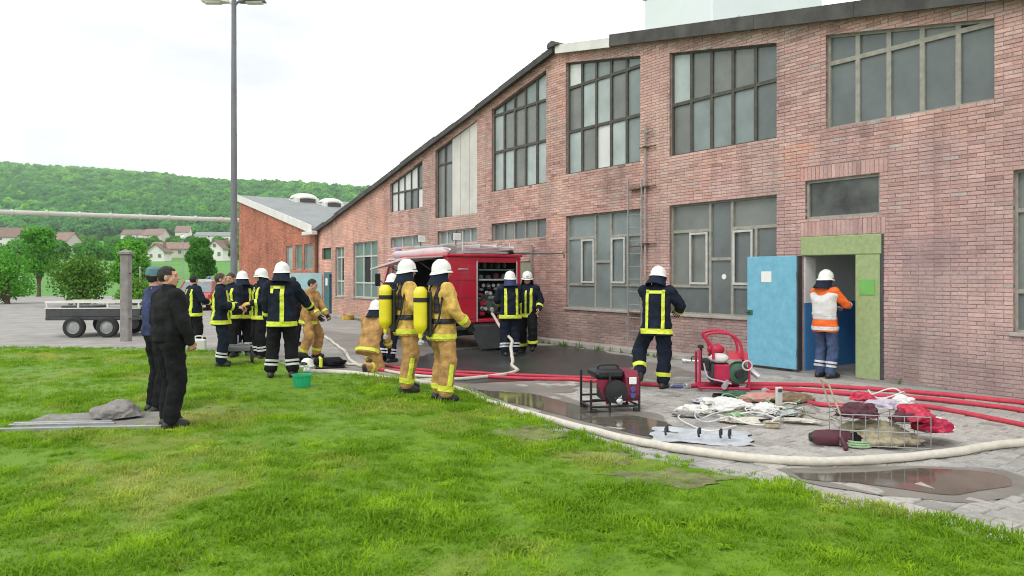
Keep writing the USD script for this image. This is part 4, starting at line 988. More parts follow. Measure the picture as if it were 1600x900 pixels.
    if look != 'back':
        part(b, 'eye', cat(man2tm(H(ball((-.031, .080, .113), (.013, .008, .007)))), man2tm(H(ball((-.031, .087, .113), (.006, .003, .006))))), 'eye_dark')
        part(b, 'eye', cat(man2tm(H(ball((.031, .080, .113), (.013, .008, .007)))), man2tm(H(ball((.031, .087, .113), (.006, .003, .006))))), 'eye_dark')
        part(b, 'lips', man2tm(H(Manifold.batch_hull([ball((-.02, .086, .051), .005), ball((.02, .086, .051), .005), ball((0, .0935, .052), .006)]))), 'lips', smooth=True)
    if hair:
        hm = ball((0, -.018, .132), (.085, .104, .099)) - mbox(-.2, .2, .048, .3, -.2, .168) - mbox(-.2, .2, -.02, .3, -.2, .125) - mbox(-.2, .2, -.3, .3, -.2, .055)
        part(t, 'hair', cloth_finish(H(hm), .016 * k, .006, 40, seed, 2), hair, smooth=40)
        if look != 'back': part(t, 'eyebrows', cat(*[man2tm(H(Manifold.batch_hull([ball((sx * .018, .090, .131), .004), ball((sx * .048, .076, .131), .003)]))) for sx in (-1, 1)]), hair)
    # --- boots, trousers
    for s in (-1, 1):
        bm = union(chain([J['ank', s] + (J['knee', s] - J['ank', s]) * .38, J['ank', s]], [.062 * k, .055 * k]) + [Manifold.batch_hull([ball(J['heel', s], .048 * k), ball(J['ball', s], .054 * k), ball(J['toe', s], .042 * k), ball(J['ank', s], .06 * k)])])
        part(t, 'boot', skin_finish(bm, .025, 4), 'boot', smooth=50)
    lr0 = np.array((.100, .080, .070) if slim else (.112, .096, .088)) * bulk
    leg = [Manifold.batch_hull([ball(T(-.08, 0, .98), (.092 * k * bulk, .115 * k * bulk, .08 * k)), ball(T(.08, 0, .98), (.092 * k * bulk, .115 * k * bulk, .08 * k)), ball(J['hip', -1], lr0[0] * k), ball(J['hip', 1], lr0[0] * k)])]
    lc = {}
    for s in (-1, 1):
        end = J['ank', s] + (J['knee', s] - J['ank', s]) * (.03 if slim else .12)
        mid = (J['knee', s] + end) / 2 + np.array([0, -.012 * k, 0])
        lc[s] = chain([J['hip', s], J['knee', s], mid, end], [lr0[0] * k, lr0[1] * k, lr0[1] * .98 * k, lr0[2] * k]); leg += lc[s]
    lt = cloth_finish(union(leg), .026 * k, .017, 9, seed, 5)
    tr = part(t, 'trousers', lt, legs, smooth=60)
    if leg_band:
        for s in (-1, 1):
            kn, an = J['knee', s], J['ank', s]; d = (kn - an) / np.linalg.norm(kn - an); a = np.cross(d, [1, 0, .01]); a /= np.linalg.norm(a); Rr = np.column_stack([np.cross(a, d), a, d])
            li = inflate(cloth_finish(union(lc[s]), .026 * k, .017, 9, seed, 5), .008 * k)
            for q, (z0, z1, mt) in enumerate(leg_band):
                m = li ^ mbox(-.2, .2, -.2, .2, z0 * k, z1 * k).transform(mat44(Rr, an))
                if m.num_tri() > 4: part(tr, 'reflective_stripe', man2tm(m), mt)
    if air:                                     # bright side stripe down the lower leg
        for s in (-1, 1):
            kn, an = J['knee', s], J['ank', s]; d = (kn - an) / np.linalg.norm(kn - an); a = np.cross(d, [1, 0, .01]); a /= np.linalg.norm(a); Rr = np.column_stack([np.cross(a, d), a, d])
            li = inflate(cloth_finish(union(lc[s]), .026 * k, .017, 9, seed, 5), .006 * k)
            m = li ^ mbox(0, .2, -.035, .03, .125 * k, .40 * k).transform(mat44(Rr, an))
            if m.num_tri() > 4: part(tr, 'side_stripe', man2tm(m), 'hivis')
    # --- jacket
    hem = .765 if long_coat else .93
    c_ = (1.0 if not slim else .95) * bulk
    tz = [(hem, .195, .165), (.97, .178, .152), (1.12, .168, .142), (1.3, .176, .146)] if long_coat else [(hem, .172, .142), (.985, .176, .148), (1.12, .172, .146), (1.3, .178, .15)]
    tor = []
    el_ = [ball(T(0, 0, z), (rx * c_ * k * 1.1, ry * c_ * k, .05 * k)) for z, rx, ry in tz]
    tor = [Manifold.batch_hull([a, b_]) for a, b_ in zip(el_[:-1], el_[1:])]
    tor += [Manifold.batch_hull([el_[-1], ball(T(-.165, -.005, 1.415), .075 * k * c_), ball(T(.165, -.005, 1.415), .075 * k * c_), ball(T(0, -.02, 1.46), .075 * k)])]
    collar = chain([T(0, -.012, 1.43), T(0, .0, 1.512)], [.098 * k, .082 * k])
    cut = Manifold.cube([2, 2, 2], True).translate([0, 0, 1.0]).transform(mat44(R, T(0, 0, hem + .0)))       # flat hem
    torso = union(tor) ^ cut.translate([0, 0, 0])
    arms = []; ac = {}
    for s in (-1, 1):
        ce = J['el', s] + (J['wr', s] - J['el', s]) * .93
        q = np.array((.086, .074, .068, .060) if not slim else (.08, .066, .056, .047)) * bulk
        ac[s] = chain([J['sh', s], J['el', s], (J['el', s] + ce) / 2, ce], [r * k for r in q]); arms += ac[s]
    tt = cloth_finish(torso, .028 * k, .017, 9, seed + 3, 5)
    jt = cloth_finish(union([torso] + collar + arms), .028 * k, .017, 9, seed + 3, 5)
    jk = part(t, 'jacket', jt, top, smooth=60)
    TI = inflate(tt, .009 * k)
    loc_box = lambda *b6: mbox(*[x * k * (1.12 if i < 4 else 1) for i, x in enumerate(b6)]).transform(mat44(R, T(0, 0, 0)))
    sb = []
    if stripes:
        sb.append((-.3, .3, -.3, .3, hem + .03, hem + .105))
        if 'C' in stripes: sb += [(-.125, -.085, -.3, .0, hem + .1, 1.44), (.085, .125, -.3, .0, hem + .1, 1.44), (-.125, .125, -.3, -.02, 1.385, 1.43)]
        if 'c' in stripes: sb += [(.0, .055, -.3, .0, hem + .1, 1.43), (-.135, -.095, -.3, .0, hem + .55, 1.43), (-.135, .055, -.3, -.02, 1.385, 1.43)]
        if 'V' in stripes: sb += [(-.135, -.085, -.3, .0, hem + .1, 1.43), (.085, .135, -.3, .0, hem + .1, 1.43)]
        if 'F' in stripes: sb += [(-.125, -.08, 0, .3, hem + .1, 1.43), (.08, .125, 0, .3, hem + .1, 1.43), (-.018, .018, 0.05, .3, hem + .1, 1.38)]
        if 'B' in stripes: sb = [(-.3, .3, -.3, .3, hem + .03, hem + .09)]
        for b6 in sb:
            m = TI ^ loc_box(*b6)
            if m.num_tri() > 4: part(jk, 'reflective_stripe', man2tm(m), hivis)
    for s in (-1, 1):
        d = (J['el', s] - J['wr', s]); d /= np.linalg.norm(d); a = np.cross(d, [1, .02, .3]); a /= np.linalg.norm(a); Rr = np.column_stack([np.cross(a, d), a, d])
        if stripes:
            AI = inflate(cloth_finish(union(ac[s]), .028 * k, .017, 9, seed + 3, 5), .008 * k)
            m = AI ^ mbox(-.2, .2, -.2, .2, .055 * k, .105 * k).transform(mat44(Rr, J['wr', s]))
            if m.num_tri() > 4: part(jk, 'reflective_stripe', man2tm(m), hivis)
        if gloves:
            part(t, 'glove', skin_finish(union(hand(J['wr', s], *J['handm', s], g['curl'], k * 1.2) + chain([J['wr', s] + d * .05 * k, J['wr', s]], [.046 * k, .036 * k])), .016, 3), gloves, smooth=60)
    # --- head wear
    if hat == 'helmet':
        # dome, flared brim, comb, badge, neck cloth
        prof = [(0.002, .280), (.045, .274), (.085, .254), (.113, .220), (.126, .180), (.129, .145), (.145, .122), (.155, .110), (.151, .105), (.128, .124), (.116, .145), (.002, .2)]
        hm = lathe([(a * .87, b * .965 + .003) for a, b in prof], 26, (0, -.008, 0), 1.13); v = np.array(hm.vertices); back = np.clip(-v[:, 1] / .17, 0, 1); v[:, 2] -= np.where(v[:, 2] < .15, back * .035, 0); hm = tm(v, hm.faces)
        HT = lambda m: tm((np.asarray(m.vertices) * k * hs) @ Rh.T + atl, m.faces)
        he = part(t, 'helmet', HT(hm), 'helmet_white', smooth=40)
        part(he, 'comb', HT(hull([(x, y, z) for x in (-.008, .008) for y, z in ((-.10, .242), (-.05, .278), (.03, .279), (.075, .250), (.0, .2))])), 'helmet_white')
        part(he, 'badge', HT(hull([(x, y, z) for (x, z) in ((-.022, .165), (.022, .165), (.026, .205), (-.026, .205)) for y in (.112 - (z - .165) * .5, .121 - (z - .165) * .5)])), 'black_plastic')
        part(he, 'visor_edge', HT(tube([(.114 * math.sin(a), -.008 + .13 * math.cos(a), .136) for a in np.linspace(-1.3, 1.3, 12)], .007, 6)), 'black_plastic')
        an = np.linspace(-2.0, 2.0, 15); rows = []
        for (r, z, yo) in ((.110, .125, 0), (.122, .04, -.006), (.150, -.05, -.02)):
            rows.append([(r * math.sin(a) * (1 + .03 * math.sin(a * 7)), -.012 + yo - r * 1.1 * math.cos(a), z) for a in an])
        V = [p for rw in rows for p in rw]; V += [(p[0] * .94, p[1] * .94, p[2]) for p in V]; F = []; n = len(an); off = 3 * n
        for i in range(2):
            for j in range(n - 1):
                a, b_, c2, d2 = i * n + j, i * n + j + 1, (i + 1) * n + j + 1, (i + 1) * n + j
                F += [[a, b_, c2], [a, c2, d2], [off + a, off + c2, off + b_], [off + a, off + d2, off + c2]]
        for j in range(n - 1): F += [[2 * n + j, off + 2 * n + j, 2 * n + j + 1], [2 * n + j + 1, off + 2 * n + j, off + 2 * n + j + 1]]
        part(he, 'neck_guard', HT(tm(V, F)), hood or 'neck_cloth', smooth=50)
        part(he, 'chin_strap', HT(tube([(.079, .0, .12), (.07, .03, .04), (.03, .075, .012), (-.03, .075, .012), (-.07, .03, .04), (-.079, .0, .12)], .007, 5)), 'black_plastic')
    elif hat == 'cap':
        HT = lambda m: tm((np.asarray(m.vertices) * k * hs) @ Rh.T + atl, m.faces)
        cp = part(t, 'cap', HT(lathe([(.001, .245), (.05, .242), (.085, .215), (.092, .16), (.09, .128), (.082, .128), (.001, .21)], 22, (0, -.012, 0), 1.18)), 'teal_cap', smooth=40)
        part(cp, 'peak', HT(hull([(x, y, z) for (x, y) in ((-.07, .07), (.07, .07), (.05, .16), (-.05, .16), (0, .175)) for z in (.140 - (y - .07) * .25, .132 - (y - .07) * .25)])), 'teal_cap')
    # --- breathing apparatus
    if air:
        B = lambda m: tm(np.asarray(m.vertices) * k @ R.T + T(0, 0, 0), m.faces)
        cyl = lathe([(.001, .60), (.05, .595), (.085, .55), (.088, .5), (.088, .12), (.085, .07), (.045, .02), (.028, .0), (.028, -.05), (.001, -.05)], 20)
        cp = part(t, 'air_cylinder', B(shift(cyl, (0, -.30, .86))), 'cylinder_yellow', smooth=40)
        part(cp, 'cylinder_band', B(shift(lathe([(.087, 0), (.093, .005), (.093, .055), (.087, .06)], 20), (0, -.30, 1.26))), 'black_plastic')
        part(cp, 'valve', B(cat(shift(lathe([(.001, -.1), (.03, -.1), (.03, -.06), (.02, -.05), (.02, 0), (.001, 0)], 12), (0, -.30, .82)), bar((0, -.30, .76), (.07, -.30, .76), .02))), 'aluminium')
        bp = part(t, 'carrying_plate', B(cbox(-.11, .11, -.215, -.185, .83, 1.40, .012)), 'black_plastic')
        part(bp, 'waist_belt', man2tm(TI ^ loc_box(-.3, .3, -.3, .3, .985, 1.05)) if True else None, 'black_plastic')
        for sx in (-1, 1):
            m = inflate(tt, .016 * k) ^ loc_box(sx * .11 - .025, sx * .11 + .025, -.3, .3, 1.12, 1.6)
            if m.num_tri() > 4: part(bp, 'shoulder_strap', man2tm(m), 'black_plastic')
        part(bp, 'air_hose', B(tube(spline([(.05, -.2, .82), (.2, -.14, 1.05), (.17, -.05, 1.42), (.12, .14, 1.38), (.06, .17, 1.25)], 5), .013, 6)), 'rubber', smooth=True)
    return t
DARK = [(.10, .135, 'silver_band'), (.16, .195, 'silver_band')]
YEL = [(.09, .15, 'hivis')]
def gl(px, py, lawn=False, dz=0.0):
    p = G(px, py, .035 if lawn else 0.0); z = (lawn_at(p[0], p[1]) if lawn_poly.contains(Point(p[0], p[1])) else 0.0); return (p[0], p[1], z + dz)
GF = 'firefighters gathered at the edge of the lawn'
person('man in black jacket and black trousers looking away across the lawn, hands in pockets', gl(264, 670, 1), -38, 1.80, dict(yaw=-42, nod=-4, handR=(.24, .12, .93), handL=(-.24, .12, .93), eR=(.8, -.6, 0), footL=(-.10, .04, 0, 12), footR=(.13, -.04, 0, -16), curl=.6),
       'black_wool', 'black_cloth', None, None, 'hair_dark', slim=True, bulk=1.22, long_coat=False, seed=2)
person('man in navy jacket and teal cap standing half behind the man in black', gl(243, 645, 1), -45, 1.80, dict(yaw=8, footL=(-.1, 0, 0, 10)), 'blue_cloth', 'black_cloth', None, 'cap', 'hair_dark', slim=True, bulk=1.08, long_coat=False, seed=5)
person('bareheaded firefighter in dark coat mostly hidden behind the man in black', gl(303, 547), -40, 1.76, dict(yaw=20, handR=(.24, .3, 1.1)), 'navy_cloth', 'black_cloth', 'FV', None, 'hair_dark', leg_band=DARK, gloves='hivis', group=GF, seed=6)
person('bareheaded firefighter with cropped brown hair facing away on the lawn', gl(345, 574, 1), -70, 1.74, dict(yaw=-5, handR=(.2, .28, 1.12), handL=(-.1, .34, 1.12)), 'navy_cloth', 'navy_cloth', 'VF', None, 'hair_brown', leg_band=DARK, group=GF, seed=7)
person('helmeted firefighter directly in front of the lamp post, head bowed', gl(379, 556), 35, 1.80, dict(nod=12, handL=(-.12, .3, 1.05), handR=(.12, .3, 1.05)), 'navy_cloth', 'black_cloth', 'V', leg_band=DARK, gloves='glove_dark', group=GF, seed=8)
person('helmeted firefighter in dark coat and yellow gloves behind the broad backed one', gl(408, 562), 130, 1.84, dict(yaw=-20, handL=(-.16, .25, 1.12), handR=(.2, .2, 1.0)), 'navy_cloth', 'black_cloth', 'F', leg_band=DARK, gloves='tan_yellow', group=GF, seed=9)
person('helmeted firefighter seen from behind with bright yellow stripes, one arm reaching out', gl(440, 592, 1), 8, 1.86, dict(yaw=-6, nod=10, handR=(.42, .34, 1.04), handL=(-.25, .16, .92), eR=(.5, -.5, -.8), footL=(-.17, 0, 0, 10), footR=(.17, .02, 0, -10)), 'navy_cloth', 'black_cloth', 'c', leg_band=DARK, group=GF, seed=10, look='back')
person('bareheaded dark haired firefighter in tan coat facing the equipment on the ground', gl(483, 560), -105, 1.72, dict(lean=6, nod=10, yaw=12, handR=(.24, .34, 1.02), handL=(-.12, .36, 1.0), footL=(-.2, .05, 0, 12), footR=(.2, -.05, 0, -12), drop=.04), 'tan_cloth', 'tan_cloth', 'B', None, 'hair_dark', leg_band=YEL, gloves='glove_dark', group=GF, seed=11, bulk=1.16)
person('firefighter in tan suit kneeling on the ground over a hose', gl(576, 578), -20, 1.80, dict(drop=.50, lean=24, nod=4, footL=(-.12, .24, 0, 5), footR=(.15, -.36, .02, -5, -50), poleR=(.2, 1, -.6), poleL=(-.2, 1, .4), handR=(.2, .42, 1.0), handL=(-.16, .4, .98)), 'tan_cloth', 'tan_cloth', 'B', leg_band=YEL, gloves='glove_dark', group=GF, seed=12)
person('helmeted firefighter in dark coat bending beyond the two tan suits', gl(604, 566), -35, 1.76, dict(lean=14, nod=6, handR=(.22, .3, 1.05), handL=(-.2, .3, 1.05)), 'navy_cloth', 'navy_cloth', 'V', leg_band=DARK, gloves='glove_dark', group=GF, seed=13)
person('bareheaded fair haired firefighter turned towards the camera among the helmets', gl(361, 562), 160, 1.74, dict(yaw=10, nod=8, handR=(.16, .3, 1.1), handL=(-.16, .3, 1.12)), 'navy_cloth', 'black_cloth', 'F', None, 'hair_brown', leg_band=DARK, gloves='tan_yellow', group=GF, seed=23)
person('dark clothed bareheaded man standing behind the broad backed firefighter', gl(458, 540), -30, 1.72, dict(yaw=20), 'black_wool', 'black_cloth', None, None, 'hair_dark', slim=True, group=GF, seed=24)
GT = 'firefighters in tan suits with yellow air cylinders'
person('firefighter in tan suit with air cylinder, standing farther from the pump truck', gl(636, 614, 1), -68, 1.88, dict(yaw=8, handR=(.24, .26, 1.06), handL=(-.22, .26, 1.06), footL=(-.12, .03, 0, 10), footR=(.14, -.05, 0, -12)), 'tan_yellow', 'tan_cloth', 'B', leg_band=[(.05, .12, 'hivis')], air=True, gloves='glove_dark', group=GT, seed=14)
person('firefighter in tan suit with air cylinder, nearest to the white hose bend', gl(690, 628, 1), -58, 1.86, dict(yaw=-4, handR=(.26, .22, .98), handL=(-.22, .28, 1.06), footL=(-.13, .02, 0, 10), footR=(.15, -.03, 0, -12)), 'tan_yellow', 'tan_cloth', 'B', leg_band=[(.05, .12, 'hivis')], air=True, gloves='glove_dark', group=GT, seed=15)
GR = 'firefighters at the rear of the fire engine'
person('helmeted firefighter with blue neck cloth working at the rear pump of the fire engine', gl(797, 556), 12, 1.80, dict(nod=6, handL=(-.2, .34, 1.12), handR=(.12, .34, 1.1)), 'navy_cloth', 'navy_cloth', 'V', leg_band=DARK, hood='blue_cloth', gloves='tan_yellow', group=GR, seed=16, look='back')
person('helmeted firefighter facing the yard beside the rear of the fire engine', gl(824, 552), 165, 1.80, dict(nod=10, yaw=15, handL=(-.3, .16, .98), handR=(.24, .2, 1.0), footL=(-.16, .16, .08, 10), poleL=(-.3, 1, .3)), 'navy_cloth', 'black_cloth', 'F', leg_band=YEL, group=GR, seed=17)
person('firefighter seen from behind walking past the generator and reading a sheet', gl(1028, 607), -22, 1.86, dict(nod=22, yaw=-14, lean=3, handR=(.26, .36, 1.14), handL=(-.02, .40, 1.16), eR=(.8, -.5, -.5), footL=(-.24, -.12, .14, 14, -30), footR=(.07, .04, 0, -10), poleL=(-.6, 1, .2), shiftx=-.02), 'navy_cloth', 'navy_cloth', 'C', leg_band=YEL, gloves='glove_dark', seed=18, look='back')
vp = person('helmeted man in orange jacket and white vest standing in the doorway', gl(1289, 590), -60, 1.80, dict(nod=10, yaw=-16, handR=(.16, .40, 1.20), handL=(-.1, .36, 1.16), eR=(.8, -.6, -.4)), 'orange_cloth', 'jeans', 'B', hivis='silver_band', leg_band=DARK, seed=19, slim=True)
# white vest over the orange jacket, a sheet in his hand
vv = union([Manifold.batch_hull([ball((0, 0, 1.0), (.185, .15, .03)), ball((0, -.005, 1.3), (.195, .155, .03))]), Manifold.batch_hull([ball((0, -.005, 1.3), (.195, .155, .03)), ball((-.15, -.01, 1.41), .088), ball((.15, -.01, 1.41), .088)])])
vv = vv.scale([1.14, 1.14, 1.0]) - mbox(-.4, .4, -.4, .4, 1.46, 1.7) - mbox(.06, .5, .02, .5, .8, 1.6)
vs_ = part(vp, 'vest', cloth_finish(vv, .03, .01, 8, 4), 'white_cloth', smooth=60)
part(vs_, 'vest_band', man2tm(inflate(cloth_finish(vv, .03, .01, 8, 4), .006) ^ mbox(-.4, .4, -.4, .4, 1.06, 1.11)), 'silver_band')
pp_ = single('paper_sheet', rot(cbox(-.1, .1, -.002, .002, -.14, .14, .0005), 55, [1, 0, 0]), 'paper', 'white paper sheet held by the firefighter walking past the generator', 'paper', np.array(gl(1028, 607)) + np.array([.29, .40, 1.22]), -22)

# ================================================================ FIRE ENGINE
FE = thing('fire_engine', 'small red fire engine with an open rear pump bay and raised side flap', 'fire engine', (-.64, 17.55, 0), 31)
w2, zb, zt, L = 1.0, .62, 2.18, 2.75
part(FE, 'chassis', cat(cbox(-.42, -.30, .1, 4.2, .46, .62, .01), cbox(.30, .42, .1, 4.2, .46, .62, .01), *[cbox(-.42, .42, y, y + .12, .48, .60, .01) for y in (.2, 1.6, 2.9)]), 'steel_dark')
body = part(FE, 'body', cat(cbox(-w2, w2, 0, L, zb, zb + .09, .02), cbox(-w2, -.22, 0, .05, zb + .092, zt, .012), cbox(.88, w2, 0, .05, zb + .092, zt, .012), cbox(-.22, .88, 0, .05, zt - .13, zt, .012),
     cbox(-w2, -w2 + .04, .052, .22, zb + .092, zt, .01), cbox(-w2, -w2 + .04, L - .2, L, zb + .092, zt, .01), cbox(w2 - .04, w2, .052, L, zb + .092, zt, .01), cbox(-w2, w2, L - .04, L, zb + .095, zt, .008)), 'red_paint')
part(body, 'roof', cbox(-w2 - .03, w2 + .03, -.04, L + .02, zt + .004, zt + .07, .02), 'red_paint')
part(body, 'corner_trim', cat(cbox(-.235, -.20, -.012, -.002, zb + .02, zt - .1, .003), cbox(.865, .895, -.012, -.002, zb + .02, zt - .1, .003)), 'aluminium')
part(body, 'panel_seam', cat(cbox(-.97, -.25, -.006, -.001, 1.62, 1.632, .002), cbox(-.97, -.25, -.006, -.001, 1.22, 1.23, .002)), 'steel_dark')
part(body, 'grab_handle', tube(spline([(-.72, -.004, 1.88), (-.72, -.06, 1.89), (-.5, -.06, 1.89), (-.5, -.004, 1.88)], 4), .014, 6), 'aluminium', smooth=True)
part(body, 'tail_lamp', cat(cbox(-.95, -.78, -.03, -.002, .70, .80, .01)), 'lens')
part(body, 'inner_wall', cat(box(-w2 + .045, w2 - .045, L - .06, L - .045, zb + .1, zt - .01), box(-.16, -.14, .06, L - .07, zb + .1, zt - .01), box(w2 - .06, w2 - .045, .06, L - .07, zb + .1, zt - .01), box(-.14, w2 - .06, .95, .97, zb + .1, zt - .01), box(-w2 + .05, -.165, .06, .1, zb + .1, zt - .01)), 'interior_dark')
for z, m in ((1.86, 'green_grey'), (1.62, 'aluminium')): part(body, 'shelf', cbox(-.13, .86, .08, .8, z, z + .04, .006), m)
part(body, 'shelf', cbox(-w2 + .06, -.18, .22, L - .25, 1.42, 1.45, .005), 'steel_dark')
sr = random.Random(9)
for k in range(5):
    x = -.05 + k * .19; part(body, 'hose_roll', cat(*[shift(xform(tube([(r * math.cos(a), r * math.sin(a), 0) for a in np.linspace(0, 2 * PI, 18)[:-1]], .022, 5, True), trimesh.transformations.rotation_matrix(PI / 2, [0, 1, 0])), (x, .3, 1.99)) for r in (.03, sr.uniform(.045, .08))]), ('green_grey', 'rope_olive', 'steel_dark')[k % 3])
for k in range(4): part(body, 'canister', shift(lathe([(.001, 0), (sr.uniform(.05, .09), 0), (.08, .02), (sr.uniform(.05, .085), hq := sr.uniform(.08, .17)), (.03, hq + .02), (.001, hq + .03)], 12), (.02 + k * .22, .3, 1.664)), ('green_grey', 'steel_dark', 'maroon', 'green_grey')[k])
pump = part(body, 'rear_pump', cat(shift(xform(lathe([(.001, 0), (.22, 0), (.24, .05), (.2, .16), (.1, .2), (.001, .2)], 18), trimesh.transformations.rotation_matrix(PI / 2, [1, 0, 0])), (.34, .42, 1.05)), cbox(.05, .65, .42, .8, .82, 1.3, .04)), 'green_grey', smooth=40)
for x, z in ((.02, .95), (.68, .95), (.15, 1.32), (.52, 1.32)):
    part(pump, 'outlet', cat(shift(xform(lathe([(.001, 0), (.055, 0), (.055, .03), (.042, .04), (.042, .2), (.001, .2)], 12), trimesh.transformations.rotation_matrix(PI / 2, [1, 0, 0])), (x, .2, z))), 'aluminium')
    part(pump, 'hand_wheel', shift(tube([(.055 * math.cos(a), 0, .055 * math.sin(a)) for a in np.linspace(0, 2 * PI, 14)[:-1]], .011, 5, True), (x, .1, z + .16)), ('red_frame', 'steel_dark')[int(z > 1.2)])
for k in range(34):
    x, z, y = sr.uniform(-.10, .82), sr.uniform(.74, 1.58), sr.uniform(.10, .34); q = sr.random(); a = sr.uniform(.03, .075)
    m = cbox(x - a, x + a, y - .04, y + .04, z - a * .6, z + a * .6, .01) if q < .35 else (bar((x - a, y, z), (x + a * sr.uniform(-1, 1), y + .06, z + a * 1.4), .018, 7) if q < .7 else shift(xform(lathe([(.001, 0), (a * .7, 0), (a * .75, .04), (a * .3, .09), (.001, .09)], 10), trimesh.transformations.rotation_matrix(PI / 2, [1, 0, 0])), (x, y, z)))
    part(pump, 'fitting', m, sr.choice(['steel_dark', 'aluminium', 'green_grey', 'black_plastic', 'galvanised', 'red_frame', 'interior_dark']))
for k in range(4): part(pump, 'gauge', shift(xform(lathe([(.001, 0), (.045, 0), (.045, .03), (.001, .03)], 12), trimesh.transformations.rotation_matrix(PI / 2, [1, 0, 0])), (.14 + k * .14, .36, 1.5)), 'lens')
fl = part(FE, 'side_flap', hull([(-w2 - dx, y, zt - .0 - dx * (.06 + .26 * (y - .2) / (L - .35)) + dz) for dx in (.02, .92) for y in (.2, L - .15) for dz in (0, .035)]), 'pink_flap', label='raised pale pink side flap')
part(fl, 'gas_strut', cat(bar((-w2 + .02, .3, 1.7), (-w2 - .55, .3, zt - .14), .012, 6), bar((-w2 + .02, L - .3, 1.7), (-w2 - .55, L - .3, zt - .14), .012, 6)), 'steel_dark')
for k in range(3): part(body, 'stored_box', cbox(-w2 + .1, -.25, .35 + k * .75, .9 + k * .75, zb + .1, zb + .1 + sr.uniform(.3, .6), .02), ('steel_dark', 'black_plastic', 'green_grey')[k])
cab = part(FE, 'cab', cat(hull([(x, y, z) for x in (-.97, .97) for (y, z) in ((L + .06, .60), (L + 1.62, .60), (L + 1.68, 1.15), (L + .06, 1.22))]), hull([(x, y, z) for x in (-.95, .95) for (y, z) in ((L + .06, 2.02), (L + 1.0, 2.02), (L + .95, 2.14), (L + .10, 2.14))]),
     *[beam((x, L + .1, 1.2), (x, L + .1, 2.04), .07, .07) for x in (-.93, .93)], *[beam((x, L + 1.6, 1.16), (x, L + 1.0, 2.04), .07, .06) for x in (-.93, .93)], *[beam((x, L + .75, 1.2), (x, L + .75, 2.04), .05, .05) for x in (-.94, .94)]), 'red_paint')
part(cab, 'cab_roof', cbox(-.99, .99, L + .03, L + 1.05, 2.144, 2.20, .02), 'pink_flap')
part(cab, 'side_window', cat(hull([(-.93 + dx, y, z) for dx in (0, .012) for (y, z) in ((L + .15, 1.24), (L + 1.5, 1.19), (L + 1.0, 2.0), (L + .15, 2.0))])), 'glass_dark')
part(cab, 'side_window', cat(hull([(.92 + dx, y, z) for dx in (0, .012) for (y, z) in ((L + .15, 1.24), (L + 1.5, 1.19), (L + 1.0, 2.0), (L + .15, 2.0))])), 'glass_dark')
part(cab, 'windscreen', hull([(x, y, z) for x in (-.88, .88) for (y, z) in ((L + 1.60, 1.2), (L + 1.02, 2.0), (L + 1.61, 1.2), (L + 1.035, 2.0))]), 'glass_dark')
part(cab, 'bumper', cbox(-1.0, 1.0, L + 1.66, L + 1.80, .48, .72, .03), 'post_grey')
part(cab, 'wing_mirror', cat(cbox(-1.24, -1.08, L + 1.3, L + 1.34, 1.45, 1.8, .02), bar((-1.1, L + 1.3, 1.6), (-.95, L + 1.35, 1.5), .012)), 'black_plastic')
part(cab, 'door_handle', cbox(-.99, -.972, L + .3, L + .46, 1.02, 1.06, .004), 'black_plastic')
for x in (-.72, .72):
    bc = part(cab, 'beacon', shift(lathe([(.001, .27), (.07, .26), (.11, .2), (.115, .02), (.115, 0), (.001, 0)], 14), (x, L + .85, 2.202)), 'beacon_blue', smooth=50)
    part(bc, 'base', cbox(x - .14, x + .14, L + .71, L + .99, 2.196, 2.2025, .002), 'magenta_red')
for x in (-.86, .86):
    for y in (.95, L + .95):
        ty, ri = wheel((x, y, .40), .40, .24)
        wt = part(FE, 'wheel', ty, 'rubber', smooth=40); part(wt, 'rim', ri, 'galvanised', smooth=40)
for y in (.95, L + .95): part(FE, 'axle', bar((-.8, y, .4), (.8, y, .4), .06), 'steel_dark')
part(FE, 'mud_flap', cat(cbox(-.98, -.74, .42, .44, .2, .6, .004), cbox(.74, .98, .42, .44, .2, .6, .004)), 'rubber')
part(FE, 'underbody', cbox(-.7, .7, .3, L + 1.2, .3, .5, .05), 'interior_dark')
part(FE, 'tail_flap', hull([(x, y, z) for x in (-.45, .97) for y, z in ((-.03, .60), (-.58, .06), (-.01, .60), (-.56, .055))]), 'interior_dark', label='dark rubber flap hanging below the rear bay')
part(FE, 'bumper_bar', cat(cbox(-.9, .9, -.10, -.02, .47, .56, .015), cbox(-.3, -.22, -.03, .15, .5, .56, .01), cbox(.22, .3, -.03, .15, .5, .56, .01)), 'steel_dark')
# roof load: ladder, hose box, flood lights, pole
zl = zt + .2
ladder = part(FE, 'roof_ladder', cat(cbox(-.35, -.30, -.35, 3.4, zl, zl + .09, .01), cbox(.10, .15, -.35, 3.4, zl, zl + .09, .01), *[bar((-.32, y, zl + .045), (.12, y, zl + .045), .016, 6) for y in np.arange(-.2, 3.3, .3)]), 'aluminium')
part(FE, 'roof_ladder', cat(cbox(.3, .34, -.2, 3.1, zl - .02, zl + .07, .01), cbox(.68, .72, -.2, 3.1, zl - .02, zl + .07, .01), *[bar((.32, y, zl + .03), (.70, y, zl + .03), .014, 6) for y in np.arange(-.05, 3.0, .3)]), 'aluminium')
part(FE, 'ladder_gantry', cat(*[beam((-.6, y, zt + .12), (.85, y, zt + .12), .05, .05) for y in (.2, 2.2)], *[bar((x, y, zt + .07), (x, y, zl + .16), .02, 6) for x in (-.5, .8) for y in (.2, 2.2)]), 'aluminium')
part(FE, 'roof_rail', cat(tube(spline([(-.95, .1, zt + .07), (-.95, .12, zt + .2), (-.95, 2.5, zt + .2), (-.95, 2.55, zt + .07)], 5), .016, 6)), 'aluminium')
part(FE, 'roof_box', cbox(-.90, -.50, .5, 2.2, zt + .074, zt + .30, .02), 'galvanised')
